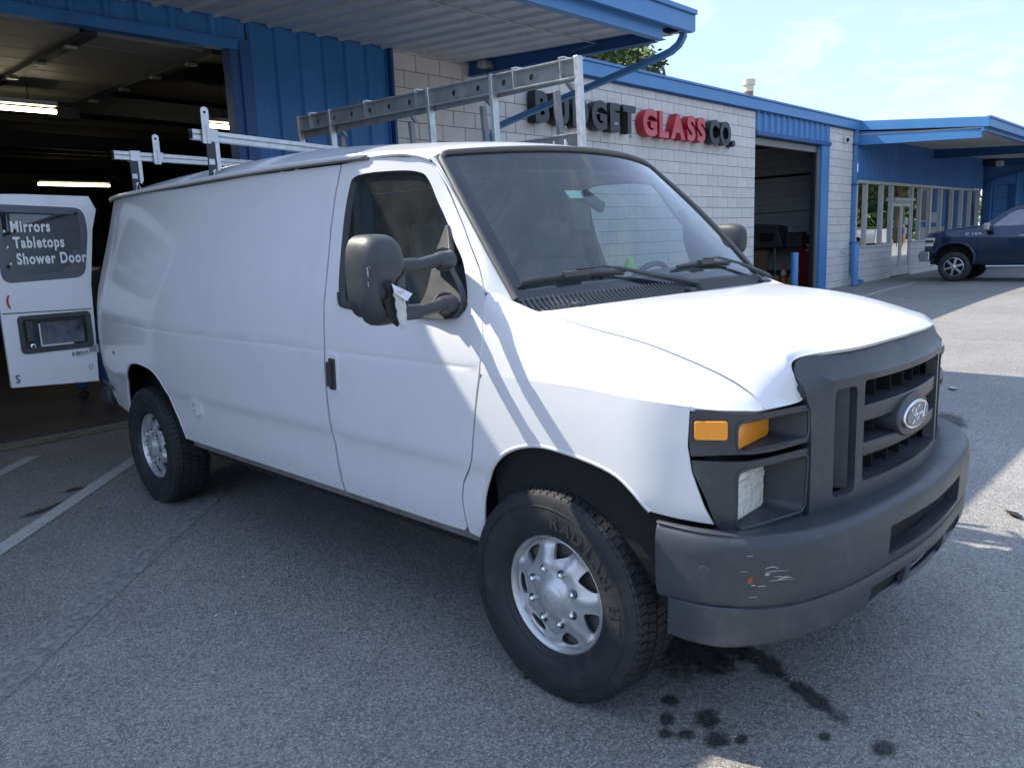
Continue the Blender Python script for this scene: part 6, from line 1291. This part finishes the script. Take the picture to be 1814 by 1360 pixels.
    for s in (-1, 1):
        mb = MB(); mb.box((min(s * .80, s * .985), -.86, .53), (max(s * .80, s * .985), -.60, .80)); mb.build('bumper_end', PGR, T_, bevel=.03, seg=3, smooth=40); mb = MB(); mb.box((s * .93 - .05, -.868, .62), (s * .93 + .05, -.80, .74)); mb.build('fog_lamp', DARK, T_)
        mb = MB(); mb.add([(s * .93, -.745, .88), (s * .95, -.55, .86), (s * .962, -.48, 1.15), (s * .92, -.74, 1.16), (s * .66, -.83, .88), (s * .66, -.82, 1.15)], [(0, 1, 2, 3), (4, 0, 3, 5)]); mb.build('headlight', CLEAR, T_, solid=.03)
        for a, b, c_, d in ((.86, .935, 0, .02), (1.03, 1.10, 0, .02)): mb = MB(); mb.box((min(s * .94, s * .968), -.72, a), (max(s * .94, s * .968), -.52, b)); mb.build('lamp_divider', BLKP, T_)
        mb = MB(); L = smooth_loop(arcF, 3, closed=False); mb.tube([(s * (hwt(y, z) + .01), y, z) for y, z in L], .035, 8); mb.build('wheel_flare', paint_, T_, smooth=50); mb = MB(); mb.tube([(s * (hwt(0, .5) + .01), y + 3.68, z) for y, z in L], .035, 8); mb.build('wheel_flare', paint_, T_, smooth=50)
        mb = MB(); mb.tube([(s * 1.0, .75, .40), (s * 1.0, 2.9, .40)], .035, 8); mb.build('side_step', PGR, T_, smooth=50)
        mb = MB(); mb.box((min(s * .965, s * 1.17), .72, 1.29), (max(s * .965, s * 1.17), .84, 1.36)); mb.build('mirror_arm', BLKP, T_); mb = MB(); mb.box((min(s * 1.0, s * 1.20), .68, 1.31), (max(s * 1.0, s * 1.20), .82, 1.50)); mb.build('door_mirror', PGR, T_, bevel=.03, seg=2, smooth=40)
        mb = MB(); mb.box((min(s * .985, s * 1.005), 1.44, 1.14), (max(s * .985, s * 1.005), 1.62, 1.175)); mb.build('door_handle', PGR, T_, bevel=.006)
        for y in (.54, 1.62): mb = MB(); mb.box((min(s * .97, s * .9925), y, .62), (max(s * .97, s * .9925), y + .006, 1.20)); mb.build('door_gap', DARK, T_)
        for yy in (0, 3.68):
            Wt = empty('wheel', parent=T_, loc=(s * .86, yy, .39), rz=0 if s > 0 else math.pi); mbt = MB(); Rr, rim, h = .39, .235, .13; pr_ = [(rim, h * .7), (rim + .01, h * .9), (rim + .07, h), (Rr - .03, h * .92), (Rr - .005, h * .75), (Rr, 0), (Rr - .005, -h * .75), (Rr - .03, -h * .92), (rim, -h)]; mbt.lathe(pr_, 48); mbt.build('tyre', RUB, Wt, smooth=40)
            mbt = MB(); mbt.lathe([(.235, .10), (.24, .115), (.225, .118), (.218, .07), (.21, .0)], 40); mbt.build('rim', PGR, Wt, smooth=40); mbt = MB(); mbt.lathe([(.001, .02), (.22, .02)], 30); mbt.build('wheel_backing', DARK, Wt)
            mbt = MB()
            for k in range(6):
                a = 2 * math.pi * k / 6 + .3; c_, s_ = math.cos(a), math.sin(a); mbt = MB(); mbt.bar((.10, .05 * c_, .05 * s_), (.085, .225 * c_, .225 * s_), .062, .05, upv=(1, 0, 0)); mbt.build('spoke', PGR, Wt, bevel=.008)
            mbt = MB(); mbt.lathe([(.001, .125), (.05, .12), (.07, .10), (.07, .04)], 24); mbt.build('hub', PGR, Wt, smooth=40)
    mb = MB(); mb.box((-.86, -.60, .45), (.86, -.5, 1.2)); mb.box((-.70, -.5, .42), (.70, 4.7, .6)); mb.box((-.88, .55, .42), (.88, 3.1, .55)); mb.box((-.66, -.5, .6), (.66, .6, 1.25)); mb.box((-.9, .55, .5), (.9, .6, 1.3)); mb.box((-.9, 2.6, .5), (.9, 2.7, 1.3)); mb.build('chassis', DARK, T_)
    for x in (-.4, .4): mb = MB(); mb.box((x - .25, 1.35, .8), (x + .25, 1.55, 1.70)); mb.build('seat_back', SEATM, T_, bevel=.05)
    mb = MB(); mb.box((-.85, .6, 1.0), (.85, .95, 1.33)); mb.build('dashboard', INTR, T_, bevel=.03)
    return T_
TK = pickup('dark blue pickup truck parked nose in under the storefront canopy', (21.5, 4.2, .115), math.pi, PB)
me = TM['truck']; lo, hi = bounds(me); me.transform(Matrix.Translation((.965, .52, 1.165)) @ Matrix.Rotation(R(-90), 4, 'Z') @ Matrix.Rotation(R(180), 4, 'Z') @ Matrix.Rotation(R(90), 4, 'X'))
me.transform(Matrix.Identity(4)); a = np.array([v.co[:] for v in me.vertices]); me.transform(Matrix.Translation((0, .24 - a[:, 1].min(), 0))); link('fender_badge', me, CHROME, TK)
# ------------------------------------------------------------------ trees
BARK = M('bark', (.09, .07, .05), .95, var=.25, vs=6, bump=.6, bs=20)
def leafmat(name, c):
    m = M(name, c, .6, var=.35, vs=1.3, spec=.3); return m
LF = [leafmat('leaf_dark', (.035, .062, .022)), leafmat('leaf_mid', (.06, .10, .03)), leafmat('leaf_pale', (.10, .15, .045))]
def leafcloud(seed, clumps, n, rad, leaf):
    rng = np.random.default_rng(seed); V = []; Fc = []; mi = []
    for c_, r_ in clumps:
        k = int(n * (r_ / rad) ** 2); d = rng.normal(size=(k, 3)); d /= np.linalg.norm(d, axis=1)[:, None]; rr = r_ * rng.uniform(.45, 1.08, k) ** .6; P = np.array(c_) + d * rr[:, None] * np.array([1, 1, .75])
        a = rng.normal(size=(k, 3)); a /= np.linalg.norm(a, axis=1)[:, None]; b = np.cross(a, rng.normal(size=(k, 3))); b /= np.linalg.norm(b, axis=1)[:, None]; s_ = leaf * rng.uniform(.5, 1.3, k)[:, None]
        base = len(V); Q = np.stack([P - a * s_, P + b * s_ * .5, P + a * s_, P - b * s_ * .5], 1).reshape(-1, 3); V += Q.tolist(); Fc += [(base + 4 * i, base + 4 * i + 1, base + 4 * i + 2, base + 4 * i + 3) for i in range(k)]; mi += rng.choice(3, k, p=[.4, .4, .2]).tolist()
    me = bpy.data.meshes.new('crown'); me.from_pydata(V, [], Fc)
    for m in LF: me.materials.append(m)
    me.polygons.foreach_set('material_index', mi); return me
def tree(name, label, loc, h, r, seed, n=900, leaf=.16, group=None):
    random.seed(seed); t = empty(name, label, 'tree', loc, group=group); mb = MB(); mb.tube([(0, 0, 0), (.1, 0, h * .3), (0, .1, h * .6), (.05, .05, h * .85)], [r * .10, r * .08, r * .05, r * .02], 10)
    cl = []
    for k in range(15):
        a = random.uniform(0, 2 * math.pi); z = random.uniform(.45, .95) * h; d = random.uniform(.2, .85) * r * (1.15 - abs(z / h - .65) * 1.3); c_ = (d * math.cos(a), d * math.sin(a), z); cl.append((c_, r * random.uniform(.28, .45))); mb.tube([(0, 0, z * .6), tuple(np.array(c_) * .6 + np.array([0, 0, z * .3])), c_], [r * .035, r * .02, r * .008], 6)
    mb.build('trunk', BARK, t, smooth=50); link('crown', leafcloud(seed, cl, n, r, leaf), None, t); return t
tree('broadleaf_tree', 'leafy green tree showing above the roof behind the sign', (24.3, 19.5, 0), 9.0, 3.7, 3, n=4200, leaf=.17)
first = tree('broadleaf_tree', 'tall green tree across the road facing the storefront', (24, -24, 0), 8.5, 4.5, 8, n=2600, leaf=.28, group='trees across the road')
for i, (x, y, s_) in enumerate(((40, -19, 1.0), (58, -14, 1.05), (66, -22, 1.3), (76, -10, 1.2), (95, -18, 1.4), (14, -30, .8))):
    c_ = copy_tree(first); c_.location = (x, y, 0); c_.rotation_euler.z = i * 1.3; c_.scale = (s_, s_, s_); c_['label'] = 'green tree across the road, ' + ['next to the tall one', 'standing third from the tall one', 'broadest and highest of the row', 'rounder and lower than its neighbours', 'farthest from the shop', 'smallest and nearest the corner'][i]
rng_ = random.Random(9); cl = [((x, -52 + rng_.uniform(-6, 6) + (x > 60) * (x - 60) * .75, rng_.uniform(1.5, 4.5)), rng_.uniform(3.5, 6.5)) for x in range(-70, 175, 5)]
tag(link('distant_trees', leafcloud(21, cl, 900, 5, .55), None), 'distant belt of green trees beyond the far side of the lot', 'trees', kind='stuff')
# parked cars and a hedge across the lot, seen in the shop windows
PW = M('white_car_paint', (.72, .73, .74), .3, coat=.6)
def car_copy(src, label, loc, rz, mat):
    c_ = copy_tree(src); c_.location = loc; c_.rotation_euler.z = rz; c_['label'] = label
    for k in KIDS(c_):
        if k.type == 'MESH' and k.data.materials and k.data.materials[0] == PB:
            k.data = k.data.copy(); k.data.materials[0] = mat
        if k.name.startswith('fender_badge'): bpy.data.objects.remove(k)
    return c_
car_copy(TK, 'white pickup truck parked across the lot from the storefront', (31, -6.5, .12), 0, PW); car_copy(TK, 'white pickup truck at the far end of the lot', (38.5, -5.5, .12), .15, PW); car_copy(TK, 'silver pickup truck parked on the far side of the lot', (46, -6.5, .12), 0, M('silver_car_paint', (.4, .41, .42), .3, .5, coat=.6))
# loose bits on the ground
def leafbit(label, x, y, s_, rz, mat, name='dry_leaf', cat='leaf'):
    mb = MB(); mb.add([(-s_, 0, 0), (-s_ * .3, s_ * .35, .004), (s_ * .7, s_ * .25, .008), (s_, 0, .001), (s_ * .5, -s_ * .3, .006), (-s_ * .4, -s_ * .3, .002)], [(0, 1, 5), (1, 2, 4, 5), (2, 3, 4)]); o = mb.build(name, mat, None, loc=(x, y, .006 + gz(x)), rot=(.1, .15, rz)); tag(o, label, cat)
TAN = M('dry_leaf', (.42, .30, .16), .8); leafbit('small tan dry leaf lying on the asphalt at lower right', -.18, -1.14, .016, .4, TAN); leafbit('small tan leaf near the rear wheel', -1.16, 3.71, .04, 1.0, TAN)
leafbit('flat dark strip of debris in the sunlit patch by the bumper', 2.01, -.81, .10, .5, DARK, 'debris_strip', 'debris'); leafbit('white paper scrap in shade right of the grille', 5.7, .43, .12, .2, LBL, 'paper_scrap', 'paper'); leafbit('small white litter in front of the pickup', 16.8, 4.9, .10, .2, LBL, 'litter', 'litter')
for i, (x, y) in enumerate(((-1.45, 1.6), (-1.38, 1.55), (-1.9, 2.9), (-1.62, 2.2), (-2.2, 1.2), (-1.15, 1.9), (-.9, 5.1))): leafbit(['white fleck beside the sill line', 'tiny white chip beside the first fleck', 'pale chip left of the faded line', 'small pale fleck between wheels', 'white chip near the left edge', 'white speck under the van side', 'pale speck behind the rear wheel'][i], x, y, .010, i, LBL, 'paint_chip', 'chip')
for o in bpy.data.objects:
    if o.type == 'MESH' and any(m.type == 'SOLIDIFY' for m in o.modifiers) and not any(m.type == 'EDGE_SPLIT' for m in o.modifiers):
        md = o.modifiers.new('e', 'EDGE_SPLIT'); md.split_angle = R(38)
